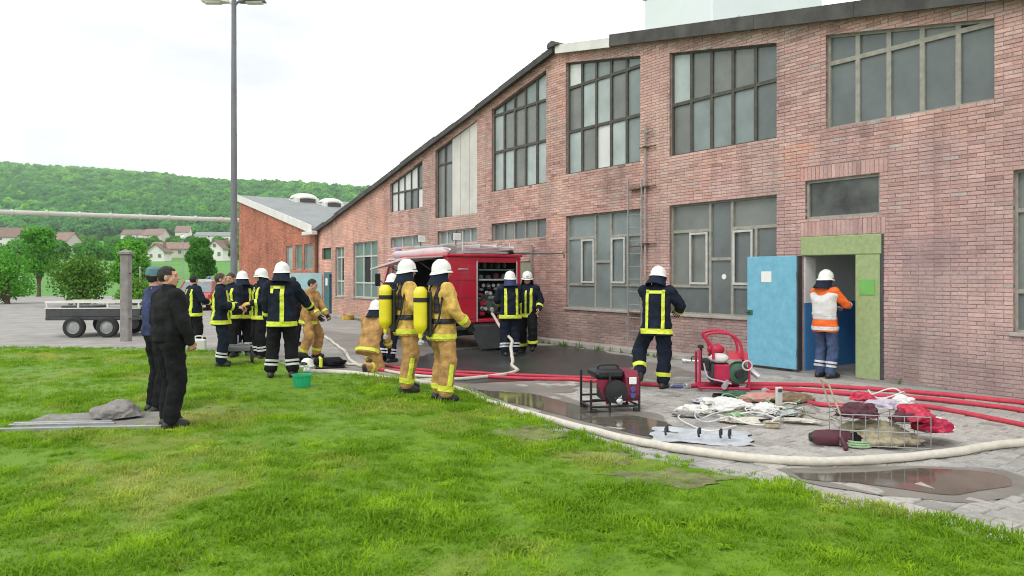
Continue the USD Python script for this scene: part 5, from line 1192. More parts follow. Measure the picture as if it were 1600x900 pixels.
for x, y in ((-.30, .9), (-.62, 2.3)):
    f = part(FE, 'flood_light', cat(hull([(x + sx * .12, y + q, zt + .52 + sz * .10) for sx in (-1, 1) for sz in (-1, 1) for q in (0,)] + [(x + sx * .07, y + .16, zt + .52 + sz * .06) for sx in (-1, 1) for sz in (-1, 1)]), bar((x, y + .06, zt + .1), (x, y + .06, zt + .5), .014)), 'steel_dark')
    part(f, 'lens', cbox(x - .11, x + .11, y - .012, y - .001, zt + .43, zt + .61, .004), 'lens')
part(FE, 'hook_pole', cat(tube([(.45, .8, zt + .115), (1.5, -.75, zt + .09)], .022, 7), tube(spline([(1.5, -.75, zt + .09), (1.62, -.93, zt + .08), (1.66, -.9, zt - .02)], 4), .016, 6)), 'steel_dark')
part(FE, 'rolled_cover', tube(spline([(-.90, .15, zt + .13), (-.93, 1.2, zt + .14), (-.92, 2.4, zt + .12), (-.93, L + .7, zt + .12)], 5), [.05] + [.105] * 14 + [.06], 10), 'pink_flap', smooth=True, label='pale pink rolled cover along the roof edge')
part(FE, 'suction_hose', cat(tube(spline([(.80, .1, zt + .13), (.82, 1.5, zt + .12), (.80, 2.6, zt + .13)], 6), .055, 10)), 'rubber', smooth=True)

# ================================================================ OTHER VEHICLES
RC = thing('red_car', 'red command car with a pale roof and light bar, parked behind the crowd', 'car', ground_at(313, 38), 8)
RCW = .88
cb = part(RC, 'body', cat(hull([(x, y, z) for x in (-RCW, RCW) for (y, z) in ((-2.0, .35), (-2.05, .6), (-1.95, .82), (-.95, .95), (2.0, .98), (2.05, .35))])), 'red_paint')
part(RC, 'cabin', hull([(sx * x, y, z) for sx in (-1, 1) for (x, y, z) in ((.82, -1.0, .955), (.66, -.35, 1.48), (.66, 1.6, 1.48), (.80, 2.0, .985))]), 'glass_teal')
rf_ = part(RC, 'roof', hull([(sx * x, y, z) for sx in (-1, 1) for (x, y, z) in ((.67, -.36, 1.485), (.62, -.25, 1.54), (.62, 1.5, 1.54), (.67, 1.6, 1.485))]), 'pink_flap')
lb = part(rf_, 'light_bar', cbox(-.5, .5, .1, .35, 1.56, 1.60, .01), 'fascia_white')
part(RC, 'beacon', shift(lathe([(.001, .15), (.06, .14), (.09, .08), (.09, 0), (.001, 0)], 12), (-.36, .22, 1.604)), 'lens'); part(RC, 'beacon', shift(lathe([(.001, .15), (.06, .14), (.09, .08), (.09, 0), (.001, 0)], 12), (.36, .22, 1.604)), 'beacon_blue')
for sx in (-1, 1): part(RC, 'pillar', beam((sx * .825, -1.0, .96), (sx * .67, -.35, 1.49), .06, .05), 'red_paint')
for x in (-.62, .62): part(RC, 'headlight', cbox(x - .16, x + .16, -2.07, -1.98, .60, .75, .02), 'lens')
part(RC, 'grille', cbox(-.42, .42, -2.07, -2.0, .58, .72, .01), 'black_plastic'); part(RC, 'bumper', cbox(-.86, .86, -2.14, -2.03, .36, .54, .03), 'black_plastic'); part(RC, 'number_plate', cbox(-.26, .26, -2.15, -2.142, .40, .50, .002), 'paper')
for x in (-.78, .78):
    for y in (-1.3, 1.3):
        ty, ri = wheel((x, y, .31), .31, .2); w_ = part(RC, 'wheel', ty, 'rubber', smooth=40); part(w_, 'rim', ri, 'galvanised', smooth=40)
TR = thing('flat_trailer', 'low dark two axle trailer with white top rails at the end of the lawn', 'trailer', (*at(165, 21.5)[:2], 0), 4)
part(TR, 'bed', cbox(-1.3, 1.3, -.75, .75, .48, .58, .02), 'steel_dark')
for sy in (-1, 1):
    part(TR, 'side_board', cbox(-1.28, 1.28, sy * .74 - .015, sy * .74 + .015, .585, .80, .006), 'steel_dark')
    part(TR, 'rail', cat(cbox(-1.3, 1.3, sy * .74 - .025, sy * .74 + .025, .96, 1.01, .008), cbox(-1.3, 1.3, sy * .74 - .02, sy * .74 + .02, .80, .83, .006), *[cbox(x - .02, x + .02, sy * .74 - .02, sy * .74 + .02, .80, .96, .004) for x in (-1.25, -.4, .4, 1.25)]), 'fascia_white')
for sx in (-1, 1): part(TR, 'end_rail', cbox(sx * 1.28 - .02, sx * 1.28 + .02, -.71, .71, .96, 1.0, .008), 'fascia_white')
part(TR, 'load', cat(cbox(-1.0, -.2, -.5, .5, .59, .88, .03), cbox(.0, .95, -.55, .4, .59, .82, .03)), 'black_plastic')
for x in (-.45, .45):
    for y in (-.85, .85):
        ty, ri = wheel((x, y, .29), .29, .18, 'y'); w_ = part(TR, 'wheel', ty, 'rubber', smooth=40); part(w_, 'rim', ri, 'galvanised', smooth=40)
part(TR, 'drawbar', cat(beam((1.3, -.3, .52), (2.2, 0, .5), .07, .08), beam((1.3, .3, .52), (2.2, 0, .5), .07, .08), bar((2.15, 0, .0), (2.15, 0, .6), .03)), 'galvanised')

# ================================================================ MACHINES ON THE YARD
g0 = np.array(gl(955, 640)); GE = thing('generator', 'black framed portable generator with maroon end cover on the wet paving', 'generator', g0, 12)
def frame_rect(y, x0, x1, z0, z1, r): return tube(spline([(x0, y, z0), (x0, y, z1 - .06), (x0 + .06, y, z1), (x1 - .06, y, z1), (x1, y, z1 - .06), (x1, y, z0)], 4), r, 7)
fr = part(GE, 'frame', cat(bar((-.34, -.2, .0), (-.34, -.2, .42), .016), bar((-.34, .22, .0), (-.34, .22, .5), .016), bar((.30, -.22, .0), (.30, -.22, .5), .016), bar((.30, .22, 0), (.30, .22, .5), .016), bar((-.10, -.23, -.0), (-.10, -.23, .5), .016),
    *[bar((-.34, y, z), (.30, y, z), .014) for y in (-.21, .22) for z in (.08, .17)], *[bar((x, -.22, .08), (x, .22, .08), .014) for x in (-.34, .30)]), 'black_plastic', smooth=True)
part(GE, 'engine', cat(cbox(-.16, .10, -.17, .15, .14, .40, .03), shift(xform(lathe([(.001, 0), (.13, 0), (.15, .03), (.15, .1), (.001, .12)], 16), trimesh.transformations.rotation_matrix(PI / 2, [1, 0, 0])), (-.02, -.16, .27))), 'black_plastic', smooth=40)
part(GE, 'fuel_tank', cbox(-.27, .12, -.19, .20, .42, .55, .04), 'black_plastic', smooth=40)
part(GE, 'tank_shield', hull([(-.28, -.2, .42), (-.06, -.2, .42), (-.07, -.2, .12), (-.13, -.2, .10), (-.28, -.185, .42), (-.06, -.185, .42), (-.07, -.185, .12), (-.13, -.185, .10)]), 'engine_red')
part(GE, 'carry_bar', tube(spline([(-.22, -.12, .54), (-.20, -.12, .595), (.02, -.12, .595), (.05, -.12, .54)], 4), .013, 6), 'black_plastic', smooth=True)
part(GE, 'end_cover', hull([(x, y, z) for x in (.11, .29) for y, z in ((-.21, .14), (.18, .14), (-.24, .22), (-.24, .44), (-.18, .52), (.18, .52))]), 'engine_red')
part(GE, 'side_plate', cbox(.15, .25, -.262, -.243, .36, .45, .006), 'paper')
part(GE, 'socket', cat(*[shift(xform(lathe([(.001, 0), (.035, 0), (.035, .03), (.001, .03)], 12), trimesh.transformations.rotation_matrix(PI / 2, [1, 0, 0])), (.20, -.235, z)) for z in (.22, .30)]), 'blue_coupling')
part(GE, 'carburettor', cat(cbox(-.06, .06, -.27, -.17, .18, .27, .015), shift(blob((0, 0, 0), (.05, .05, .05), 2, .2), (.02, -.24, .15))), 'aluminium', smooth=40)
part(GE, 'exhaust', cbox(-.1, .1, .1, .24, .28, .42, .03), 'rust')
for x in (-.3, .27): part(GE, 'rubber_foot', cat(cbox(x - .04, x + .04, -.23, -.17, -.004, .05, .01), cbox(x - .04, x + .04, .17, .23, -.004, .05, .01)), 'rubber')

p0 = np.array(gl(1128, 608)); PU = thing('portable_pump', 'red portable fire pump with tall bent carrying handles in front of the window', 'pump', p0, -8)
part(PU, 'base_frame', cat(*[bar((-.36, y, .05), (.36, y, .05), .022) for y in (-.25, .25)], *[bar((x, -.25, .05), (x, .25, .05), .02) for x in (-.36, 0, .36)], bar((-.36, -.25, .03), (-.36, -.25, .62), .02), bar((.36, -.25, .03), (.36, -.25, .46), .02), bar((-.36, .25, .03), (-.36, .25, .55), .02), bar((.36, .25, .03), (.36, .25, .5), .02)), 'magenta_red')
for y in (-.24, .20):
    part(PU, 'carrying_handle', tube(spline([(-.16, y, .48), (-.16, y, .60), (-.20, y, .72), (-.26, y, .80), (-.24, y, .86), (-.10, y, .885), (.06, y, .87), (.18, y, .80), (.25, y, .68), (.26, y, .5)], 5), .021, 8), 'red_frame', smooth=True)
part(PU, 'engine', cat(cbox(-.20, .10, -.16, .2, .10, .42, .04)), 'steel_dark', smooth=40)
part(PU, 'engine_cover', cbox(-.14, .10, -.215, -.163, .13, .40, .02), 'magenta_red')
part(PU, 'air_filter', blob((-.06, -.12, .49), (.15, .11, .075), 3, .1), 'fascia_white', smooth=True)
part(PU, 'fuel_tank', blob((-.08, .08, .60), (.13, .12, .09), 4, .08), 'red_frame', smooth=True)
part(PU, 'hood', hull([(x, y, z) for x in (.08, .36) for (y, z) in ((-.2, .48), (.22, .48), (-.14, .58), (.16, .58))]), 'red_paint')
pc_ = part(PU, 'pump_casing', shift(xform(lathe([(.001, 0), (.15, 0), (.17, .04), (.15, .15), (.06, .18), (.001, .18)], 18), trimesh.transformations.rotation_matrix(PI / 2, [1, 0, 0])), (.22, -.06, .27)), 'dark_green', smooth=40)
part(pc_, 'suction_port', shift(xform(lathe([(.001, 0), (.075, 0), (.075, .05), (.06, .06), (.06, .14), (.001, .14)], 14), trimesh.transformations.rotation_matrix(PI / 2, [1, 0, 0])), (.22, -.2, .27)), 'black_plastic')
part(pc_, 'outlet', cat(bar((.34, -.1, .36), (.52, -.16, .22), .045, 10), bar((.05, -.2, .14), (-.02, -.34, .08), .04, 10)), 'aluminium')
part(PU, 'hand_wheel', shift(tube([(.07 * math.cos(a), 0, .07 * math.sin(a)) for a in np.linspace(0, 2 * PI, 14)[:-1]], .013, 6, True), (.33, -.27, .40)), 'pink_flap')
part(PU, 'starter_box', cbox(-.34, -.20, -.2, .0, .30, .48, .02), 'black_plastic'); part(PU, 'filler_cap', cat(bar((-.33, -.12, .48), (-.33, -.12, .64), .02), shift(lathe([(.001, .05), (.045, .04), (.045, 0), (.001, 0)], 10), (-.33, -.12, .64))), 'black_plastic')
part(PU, 'cable', tube(spline([(-.3, -.22, .42), (-.24, -.26, .22), (-.05, -.27, .16), (.1, -.26, .12)], 6), .012, 6), 'lilac_cloth')
nz = thing('branch_pipe', 'pale metal branch pipe lying on the paving beside the red pump', 'nozzle', (*G(1083, 568)[:2], .05), -25)
part(nz, 'tube', xform(lathe([(.001, -.2), (.05, -.2), (.05, -.14), (.032, -.12), (.024, .18), (.034, .2), (.034, .25), (.001, .25)], 12), trimesh.transformations.rotation_matrix(PI / 2, [0, 1, 0])), 'aluminium', smooth=40)
part(nz, 'valve_lever', tube(spline([(-.02, -.04, 0), (-.02, -.06, .08), (.05, 0, .1), (.1, .05, .07)], 4), .009, 6), 'black_plastic')

# ================================================================ HOSES
def hose(name, label, pts, r, mat, n=12, group=None, ends=True, zs=None, wob=.016, seed=1):
    p = spline(np.array(pts, float), n); q = (meshkit.fbm(p * 2.1 + seed, 3, seed) - .5) * 2 * wob * 4
    d = np.gradient(p, axis=0); nrm = np.stack([-d[:, 1], d[:, 0], 0 * d[:, 0]], 1); nrm /= np.linalg.norm(nrm, axis=1, keepdims=True) + 1e-9
    p = p + nrm * q[:, None]
    t = thing(name, label, 'hose', p[0] * [1, 1, 0], 0, group); o = p[0] * [1, 1, 0]
    rr = r * (1 + .16 * (meshkit.noise(p * 3 + seed) - .5)); zs = zs or .9
    m = tube(p - o, rr, 12)
    if zs: v = np.array(m.vertices); v[:, 2] = (v[:, 2]) * zs; m = tm(v, m.faces)
    part(t, 'hose_body', m, mat, smooth=True)
    if ends:
        for i, j in ((0, 1), (-1, -2)):
            d_ = (p[i] - p[j]); d_ = d_ / (np.linalg.norm(d_) + 1e-9)
            part(t, 'coupling', cat(bar(p[i] - o - d_ * .06, p[i] - o + d_ * .05, r * 1.25, 12), bar(p[i] - o - d_ * .0, p[i] - o + d_ * .02, r * 1.5, 12)), 'aluminium')
    return t
gr_ = lambda pix, r, lawn=True: [np.array([*G(x, y, r)[:2], max(0.0, lawn_at(*G(x, y, r)[:2]) - .02 if lawn_poly.contains(Point(*G(x, y, r)[:2])) else 0) + r]) for x, y in pix]
R1 = .046
hose('suction_hose', 'thick pale hose curving along the lawn edge across the whole yard', gr_([(480, 583), (545, 586), (600, 591), (655, 598), (712, 609), (762, 626), (830, 647), (900, 666), (965, 682), (1035, 696), (1105, 707), (1170, 715), (1250, 720), (1330, 719.5), (1400, 714), (1480, 705), (1600, 690), (1720, 672)], R1), R1, 'hose_white', 14, seed=3)
tp_ = np.array([-.64, 17.55, 0]) + Rz(math.radians(31)) @ np.array([.18, -.02, .93])
hose('delivery_hose', 'white hose dropping from the rear pump and bending sharply on the ground', [tp_, tp_ + np.array([.08, -.35, -.12]), np.array([-.02, 15.6, .38]), *gr_([(800, 566), (808, 576), (797, 583), (760, 588), (725, 591), (680, 593), (640, 594), (590, 590)], .034)], .034, 'hose_white', 10, seed=5)
hose('delivery_hose', 'short white hose running from the far door towards the kneeling firefighter', [*gr_([(470, 512), (500, 522), (522, 536), (540, 551), (552, 566), (575, 575)], .034)], .034, 'hose_white', 10, seed=6)
hose('delivery_hose', 'grey white hose lying flat beside the kneeling firefighter', [*gr_([(500, 572), (560, 569), (600, 578), (640, 586), (690, 590)], .03)], .03, 'hose_white', 10, seed=8, wob=.03)
RG = 'red hoses laid across the yard'
hose('red_hose', 'long red hose running under the tan suited pair past the generator to the pump', gr_([(572, 575), (630, 580), (690, 584), (760, 588), (830, 591), (900, 593), (960, 597), (1010, 600), (1047, 602)], .033), .033, 'hose_red', 12, RG, seed=9)
hose('red_hose', 'red hose lying closest behind the long one, by the truck', gr_([(590, 569), (650, 577), (720, 581), (800, 585), (880, 588), (945, 590)], .028), .028, 'hose_red', 12, RG, seed=10)
hose('blue_hose', 'short dark blue hose joining two red hoses near the walking firefighter', gr_([(1040, 602), (1058, 603.5), (1074, 604)], .026), .026, 'blue_coupling', 8)
hose('red_hose', 'red hose leaving the pump, uppermost of the bundle before the doorway', gr_([(1072, 603), (1120, 601), (1170, 600), (1250, 601), (1330, 605), (1400, 610), (1500, 618), (1650, 634)], .036), .036, 'hose_red', 12, RG, seed=12)
hose('red_hose', 'red hose in the middle of the bundle before the doorway', gr_([(1160, 605), (1215, 606), (1265, 610), (1330, 615), (1400, 619), (1500, 628), (1650, 648)], .036), .036, 'hose_red', 12, RG, seed=13)
hose('red_hose', 'red hose swinging lowest, past the brown sack towards the wire basket', gr_([(1196, 611), (1225, 618), (1262, 628), (1300, 633), (1345, 634), (1400, 630), (1480, 640), (1620, 668)], .033), .033, 'hose_red', 12, RG, seed=14)

# ================================================================ GEAR LEFT ON THE GROUND
def rumple(c, r, seed, amp=.5, freq=2.2, sub=4, z0=.0):
    m = trimesh.creation.icosphere(sub); v = np.array(m.vertices); n1 = meshkit.fbm(v * freq + seed * 5.1, 4, seed) - .5; n2 = np.abs(meshkit.fbm(v * freq * 2.3 + seed, 3, seed + 3) - .5)
    v = v * (1 + amp * n1 * 2 - amp * .9 * n2)[:, None] * np.array(r); v[:, 2] = np.where(v[:, 2] < 0, v[:, 2] * .15, v[:, 2]) + .03
    return tm(v + np.array(c) * [1, 1, 0] + [0, 0, z0], m.faces)
def heap(name, label, cat_, px, py, r, mat, seed, turn=0, amp=.5): return single(name, rumple((0, 0, 0), r, seed, amp), mat, label, cat_, G(px, py), turn, smooth=60)
heap('white_cloth_heap', 'largest crumpled white cloth in the pile of gear on the paving', 'cloth', 1130, 640, (.36, .22, .13), 'white_cloth', 3, 12)
heap('white_cloth_heap', 'crumpled white cloth at the end of the pile nearest the generator', 'cloth', 1082, 646, (.20, .13, .08), 'white_cloth', 5, -20)
heap('white_cloth_heap', 'grey white folded cloth beside the upright board', 'cloth', 1196, 646, (.19, .15, .10), 'white_cloth', 7, 30)
heap('white_cloth_heap', 'flat off white sheet lying along the front of the pile', 'cloth', 1178, 663, (.30, .10, .05), 'hose_white', 9, -4, .35)
heap('pink_blanket', 'dusty pink rolled blanket behind the white cloths', 'blanket', 1188, 628, (.34, .14, .10), 'pink_cloth', 12, 4, .3)
heap('brown_sack', 'brown sack lying behind the upright white board', 'sack', 1240, 630, (.30, .14, .12), 'sack_brown', 14, 10, .35)
heap('green_net', 'small heap of pale green netting among the white cloths', 'net', 1150, 655, (.12, .09, .06), 'rope_green', 16, 0, .6)
heap('green_net', 'dark green bundle between the pump and the white cloths', 'net', 1148, 623, (.20, .10, .08), 'dark_green', 18, 5, .6)
wb = thing('white_board', 'narrow white board standing upright in the pile of gear', 'board', G(1217, 641), 20)
part(wb, 'face', cbox(-.045, .045, -.02, .02, .0, .30, .006), 'board_white'); part(wb, 'foot', cbox(-.06, .06, -.05, .05, -.004, .03, .006), 'black_plastic'); part(wb, 'clip', cbox(-.03, .03, -.03, -.021, .24, .28, .003), 'steel_dark')
cr = random.Random(31)
def loop(px, py, R, turn, z, k):
    c = G(px, py); return [c + np.array([R * math.cos(a + turn) * (1 + .18 * math.sin(2 * a + k)), R * .62 * math.sin(a + turn) * (1 + .12 * math.cos(3 * a)), z + .035 * (1 + math.sin(3 * a + k))]) for a in np.linspace(0, 2 * PI * .93, 16)]
for lab, px, py, R, m, r in (('dark rope in a wide loop over the white cloths', 1150, 648, .42, 'rope_olive', .010), ('white rope looped in front of the pile of gear', 1180, 662, .34, 'white_cloth', .011), ('pale rope in a loose coil over the brown sack', 1225, 645, .30, 'hose_white', .010), ('green rope in a small loop at the back of the pile', 1160, 628, .24, 'rope_green', .009), ('thin dark cord trailing from the pile towards the wire basket', 1262, 655, .33, 'rope_olive', .007)):
    pts = loop(px, py, R, cr.random() * 6, .03, cr.random() * 6); o = np.array([*pts[0][:2], 0])
    single('rope', tube(spline(np.array(pts) - o, 5), r, 6), m, lab, 'rope', o, smooth=True)
for lab, px, py, tn, m in (('small black strap lying behind the white cloths', 1122, 622, 8, 'black_plastic'), ('small tan pouch at the front of the pile of gear', 1206, 669, -12, 'straw'), ('black buckle block in front of the white cloth', 1194, 664, 20, 'black_plastic')):
    t = thing('strap_pouch', lab, 'pouch', G(px, py), tn); part(t, 'case', cbox(-.08, .08, -.035, .035, .0, .06, .015), m); part(t, 'flap', cbox(-.082, .082, -.04, .0, .062, .075, .004), m)
# pale folded tarpaulin with dark grips
tq = thing('folded_tarpaulin', 'pale blue grey folded tarpaulin with black grips beside the thick hose', 'tarpaulin', G(1095, 683), -14)
def crumple_sheet(w, d, z, seed, n=26):
    u = np.linspace(-1, 1, n); P = np.array([[a * w * (1 + .06 * math.sin(7 * b + seed)), b * d * (1 + .05 * math.sin(5 * a)), 0] for b in u for a in u])
    P[:, 2] = z + .045 * (meshkit.fbm(P * 6 + seed, 3, seed) - .3); e = np.minimum(1 - np.abs(P[:, 0]) / w / 1.06, 1 - np.abs(P[:, 1]) / d / 1.05); P[:, 2] = np.where(e < .02, .004, P[:, 2])
    q_ = np.arange(n * n).reshape(n, n); f = np.stack([q_[:-1, :-1], q_[:-1, 1:], q_[1:, 1:], q_[1:, :-1]], -1).reshape(-1, 4)
    return tm(P, np.vstack([f[:, [0, 1, 2]], f[:, [0, 2, 3]]]))
part(tq, 'sheet', crumple_sheet(.52, .36, .006, 3, 40), 'pale_plastic', smooth=50)
for x in (-.36, -.02, .20, .29): part(tq, 'grip', tube(spline([(x, -.24, .05), (x - .008, -.22, .11), (x + .01, -.13, .12), (x + .012, -.10, .06)], 4), .013, 6), 'black_plastic', smooth=True)
# maroon bag with a dark mouth
mb = thing('maroon_bag', 'maroon rolled bag with a dark end lying before the wire basket', 'bag', G(1302, 696), -6)
part(mb, 'body', xform(lathe([(.001, -.22), (.05, -.215), (.075, -.17), (.085, -.05), (.08, .08), (.07, .16), (.001, .17)], 16), trimesh.transformations.translation_matrix([0, 0, .08]) @ trimesh.transformations.rotation_matrix(PI / 2, [0, 1, 0])), 'maroon', smooth=50)
part(mb, 'end_cap', xform(lathe([(.001, -.24), (.045, -.235), (.05, -.21)], 14), trimesh.transformations.translation_matrix([0, 0, .08]) @ trimesh.transformations.rotation_matrix(PI / 2, [0, 1, 0])), 'black_plastic')
part(mb, 'strap', tube(spline([(.05, -.07, .12), (.06, -.12, .06), (.065, -.17, .03), (.05, -.22, .02)], 4), .026, 7), 'maroon', smooth=True); part(mb, 'collar', shift(rumple((0, 0, 0), (.09, .09, .11), 4, .4), (.2, 0, 0)), 'black_cloth', smooth=60)
# wire basket full of hose and cloth
wk = thing('wire_basket', 'low wire basket trolley loaded with red bags and lilac cloth near the hoses', 'basket', G(1372, 694), -12)
part(wk, 'wire_frame', cat(*[bar((x, -.25, .02), (x, -.25, .34), .0045, 5) for x in np.linspace(-.42, .42, 8)], *[bar((x, .25, .02), (x, .25, .34), .0045, 5) for x in np.linspace(-.42, .42, 8)], *[bar((-.42, y, z), (.42, y, z), .0055, 5) for y in (-.25, .25) for z in (.03, .18, .34)], *[bar((x, -.25, z), (x, .25, z), .0055, 5) for x in (-.42, .42) for z in (.03, .18, .34)]), 'galvanised')
part(wk, 'straw_lining', rumple((0, 0, 0), (.40, .22, .20), 6, .5), 'straw', smooth=60)
part(wk, 'rail', cat(bar((-.42, .25, .34), (-.5, .3, .62), .01), bar((-.42, -.25, .34), (-.5, -.1, .62), .01), bar((-.5, -.1, .62), (-.5, .3, .62), .012)), 'straw')
b0 = G(1372, 694)
for lab, dx, dy, dz, r, m, sd in (('bright red bag on top of the wire basket, over its corner', .30, -.12, .26, (.19, .15, .14), 'red_frame', 3), ('maroon bag on the wire basket nearest the upright rail', -.22, .0, .27, (.20, .15, .13), 'maroon', 5), ('lilac and white cloth crumpled on top of the wire basket', .08, .08, .34, (.18, .13, .09), 'lilac_cloth', 7), ('purple red cloth sliding off the far end of the wire basket', .52, -.06, .14, (.20, .16, .14), 'magenta_red', 13), ('grey white cloth heaped beyond the end of the wire basket', .62, .12, .10, (.20, .15, .15), 'white_cloth', 15), ('dark maroon cloth between the red bag and lilac cloth', .18, -.16, .25, (.13, .10, .10), 'maroon', 17), ('white cloth tucked at the back of the wire basket', .34, .16, .38, (.12, .1, .07), 'white_cloth', 9), ('small pink red cloth at the back edge of the wire basket', -.06, .2, .40, (.13, .1, .08), 'red_frame', 11)):
    single('bundle', rumple((0, 0, 0), r, sd, .45, z0=0), m, lab, 'bundle', b0 + np.array([dx, dy, dz]), -12, smooth=60)
for lab, px, py, R_, m, r, zz in (('olive rope looped over the front of the wire basket', 1352, 690, .26, 'rope_olive', .008, .10), ('pale rope tangled round the upright rail of the basket', 1335, 684, .22, 'hose_white', .008, .16), ('straw coloured cord hanging across the basket towards the hoses', 1390, 684, .34, 'straw', .007, .2), ('white cord tangled on the cloths of the wire basket', 1385, 668, .24, 'white_cloth', .008, .36)):
    pts = loop(px, py, R_, cr.random() * 6, zz, cr.random() * 6); o = np.array([*pts[0][:2], 0]); single('rope', tube(spline(np.array(pts) - o, 5), r, 6), m, lab, 'rope', o, smooth=True)
co = thing('hose_coil', 'small pale green coil of line beside the maroon bag', 'coil', G(1340, 698), 0)
part(co, 'line', cat(*[tube([(r * math.cos(a), r * .9 * math.sin(a), .02 + k * .022) for a in np.linspace(0, 2 * PI, 22)[:-1]], .012, 6, True) for k, r in ((0, .13), (0, .10), (1, .12), (2, .11))]), 'rope_green', smooth=True); part(co, 'tie', bar((.09, -.02, .0), (.14, .0, .08), .012), 'straw')
# green bucket in the grass
gb = np.array(gl(472, 607, 1)); bk = thing('green_bucket', 'translucent green plastic basket standing in the grass', 'basket', gb)
part(bk, 'shell', lathe([(.001, .006), (.11, .006), (.14, .19), (.152, .195), (.152, .178), (.133, .175), (.108, .0), (.001, .0)], 20), 'bucket_green', smooth=40)
part(bk, 'rib', cat(*[bar((.114 * math.cos(a), .114 * math.sin(a), .02), (.138 * math.cos(a), .138 * math.sin(a), .18), .006, 5) for a in np.arange(14) * 2 * PI / 14]), 'bucket_green')
# gear among the crowd: hose trolley, white canister, breathing gear laid out
ht = thing('hose_trolley', 'grey two wheeled hose trolley between the firefighters legs on the lawn', 'trolley', np.array(gl(372, 571, 1)), 20)
part(ht, 'frame', cat(bar((-.2, -.15, .2), (-.2, .3, .34), .016), bar((.2, -.15, .2), (.2, .3, .34), .016), bar((-.2, .3, .34), (.2, .3, .34), .016), cbox(-.22, .22, -.16, .2, .26, .34, .01), bar((0, .0, .3), (0, .3, .52), .014)), 'post_grey')
for x in (-.25, .25):
    ty, ri = wheel((x, -.05, .15), .15, .06, 'x', 16); w_ = part(ht, 'wheel', ty, 'rubber', smooth=40); part(w_, 'rim', ri, 'galvanised')
wc = thing('white_canister', 'white plastic canister behind the man in black', 'canister', np.array(gl(312, 552)), 15)
part(wc, 'body', cbox(-.14, .14, -.09, .09, 0, .27, .03), 'fascia_white'); part(wc, 'handle', tube(spline([(-.09, 0, .26), (-.08, 0, .33), (.05, 0, .33), (.06, 0, .26)], 4), .016, 6), 'fascia_white', smooth=True); part(wc, 'cap', bar((.1, 0, .26), (.1, 0, .31), .03, 10), 'black_plastic')
ml = thing('spare_helmet', 'white helmet with a dark face piece lying on the ground', 'helmet', np.array(gl(480, 573)), 160)
part(ml, 'shell', lathe([(.001, .17), (.06, .16), (.10, .12), (.125, .05), (.15, .02), (.155, .01), (.12, .03), (.001, .1)], 20, (0, 0, 0), 1.15), 'helmet_white', smooth=40); part(ml, 'visor', blob((0, .1, .06), (.08, .05, .05), 2, .1), 'black_plastic', smooth=True); part(ml, 'strap', tube(spline([(-.1, .03, .03), (0, .16, .01), (.1, .03, .03)], 5), .01, 5), 'black_plastic')
for lab, px, py, tn in (('black breathing set laid on the paving in front of the bareheaded tan coat', 515, 575, 20), ('second black breathing set beside the white helmet on the ground', 466, 566, -30)):
    t = thing('breathing_set', lab, 'breathing set', np.array(gl(px, py)), tn)
    part(t, 'carrying_plate', cbox(-.28, .28, -.12, .12, .0, .05, .02), 'black_plastic'); part(t, 'harness', rumple((.1, 0, 0), (.24, .14, .10), 8, .5, z0=.04), 'black_cloth', smooth=60)
    part(t, 'cylinder', xform(lathe([(.001, -.28), (.05, -.27), (.075, -.23), (.075, .2), (.03, .26), (.001, .28)], 16), trimesh.transformations.translation_matrix([-.02, .0, .13]) @ trimesh.transformations.rotation_matrix(PI / 2, [0, 1, 0])), 'glove_dark', smooth=40); part(t, 'yellow_strap', cbox(-.2, -.14, -.13, .13, .02, .215, .02), 'hivis')
yt = single('yellow_tub', lathe([(.001, .0), (.22, .0), (.26, .2), (.24, .2), (.2, .02), (.001, .02)], 18), 'tan_yellow', 'dull yellow tub against the foot of the far brick wall', 'tub', W(-12.6, -.55, 0), smooth=40)
# concrete pad with steel rails and a rock at the end of the lawn
cp0 = np.array(gl(212, 662, 1)); CPD = thing('concrete_pad', 'low grey concrete pad with pale steel edges beneath the man in black', 'slab', cp0 + np.array([-.25, -.05, -.015]), 6)
part(CPD, 'slab', cbox(-.95, .62, -.35, .55, -.06, .045, .012), 'stone_grey')
for y, x1 in ((-.42, .72), (-.20, .12), (-.10, .05)): part(CPD, 'steel_edge', cbox(-1.0, x1, y - .02, y + .02, .0, .068, .006), 'galvanised')
single('grey_rock', rumple((0, 0, 0), (.27, .24, .17), 21, .3), 'stone_grey', 'rounded grey brown rock on the corner of the concrete pad', 'rock', cp0 + np.array([-.30, .14, .03]), smooth=60)

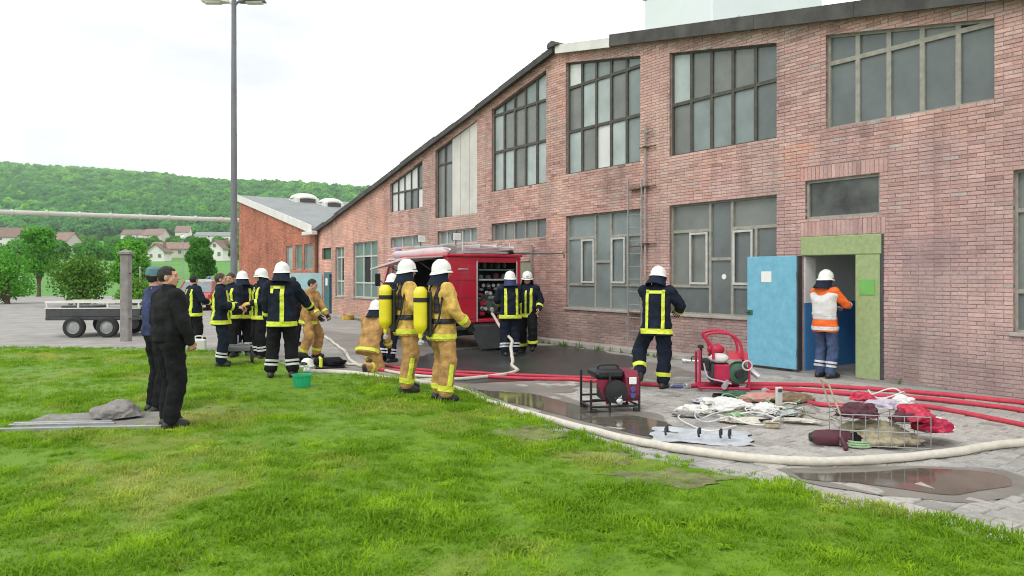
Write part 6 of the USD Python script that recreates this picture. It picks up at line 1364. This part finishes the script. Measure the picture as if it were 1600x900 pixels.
for lab, px, py, R_, m, r in (('cream rope in a small loop beside the white cloth nearest the generator', 1092, 648, .20, 'hose_white', .010), ('pale grey rope looped between the tarpaulin and the white cloths', 1118, 660, .26, 'pale_plastic', .010), ('thin white rope circling the grey white folded cloth', 1200, 650, .24, 'white_cloth', .008), ('dull green rope crossing behind the upright board', 1222, 634, .28, 'rope_green', .008)):
    pts = loop(px, py, R_, cr.random() * 6, .03, cr.random() * 6); o = np.array([*pts[0][:2], 0]); single('rope', tube(spline(np.array(pts) - o, 5), r, 6), m, lab, 'rope', o, smooth=True)
lo = random.Random(44)
for k, (lab, px, py, r, m) in enumerate((('grey beige rag at the edge of the pile closest to the red pump', 1072, 652, (.16, .09, .04), 'stone_grey'), ('beige glove shaped rag in the middle of the pile', 1140, 660, (.14, .08, .04), 'hose_white'), ('pale grey rag between the upright board and the brown sack', 1232, 650, (.17, .12, .06), 'pale_plastic'),
        ('cream cloth strip lying towards the maroon bag', 1252, 662, (.22, .07, .04), 'hose_white'), ('light grey cloth behind the crumpled white cloths', 1108, 631, (.22, .10, .06), 'pale_plastic'), ('off white rag tucked under the olive rope loop', 1165, 641, (.18, .11, .08), 'white_cloth'))):
    heap('rag', lab, 'rag', px, py, r, m, 50 + k, lo.uniform(-40, 40), .6)
for k, (lab, pts, m) in enumerate((('white line wandering from the pile to the folded tarpaulin', [(1150, 668), (1110, 676), (1080, 668), (1060, 655), (1090, 648), (1130, 655)], 'white_cloth'), ('grey line wandering round the upright board and back', [(1195, 655), (1230, 660), (1255, 650), (1240, 640), (1262, 634), (1280, 646)], 'stone_grey'), ('pale straw coloured line hanging out of the wire basket', [(1345, 690), (1325, 700), (1310, 690), (1290, 676), (1275, 680)], 'straw'))):
    P = np.array([[*G(x, y)[:2], .02 + .03 * lo.random()] for x, y in pts]); o = np.array([*P[0][:2], 0]); single('rope', tube(spline(P - o, 7), .009, 6), m, lab, 'rope', o, smooth=True)

# thin summer haze over the valley
hz = box(-3600, 3600, -460, 2120, -1.2, 330)
usdkit.material(stage, '/World/Looks/haze_air', {'v': ('principled_volume', {'color': (0.90, 0.94, 0.97), 'density': 0.00016, 'anisotropy': 0.2})}, [], volume='v.volume')
tag(put('/World/haze', hz, 'haze_air'), 'thin pale haze over the valley and wooded hill', None, kind='stuff')
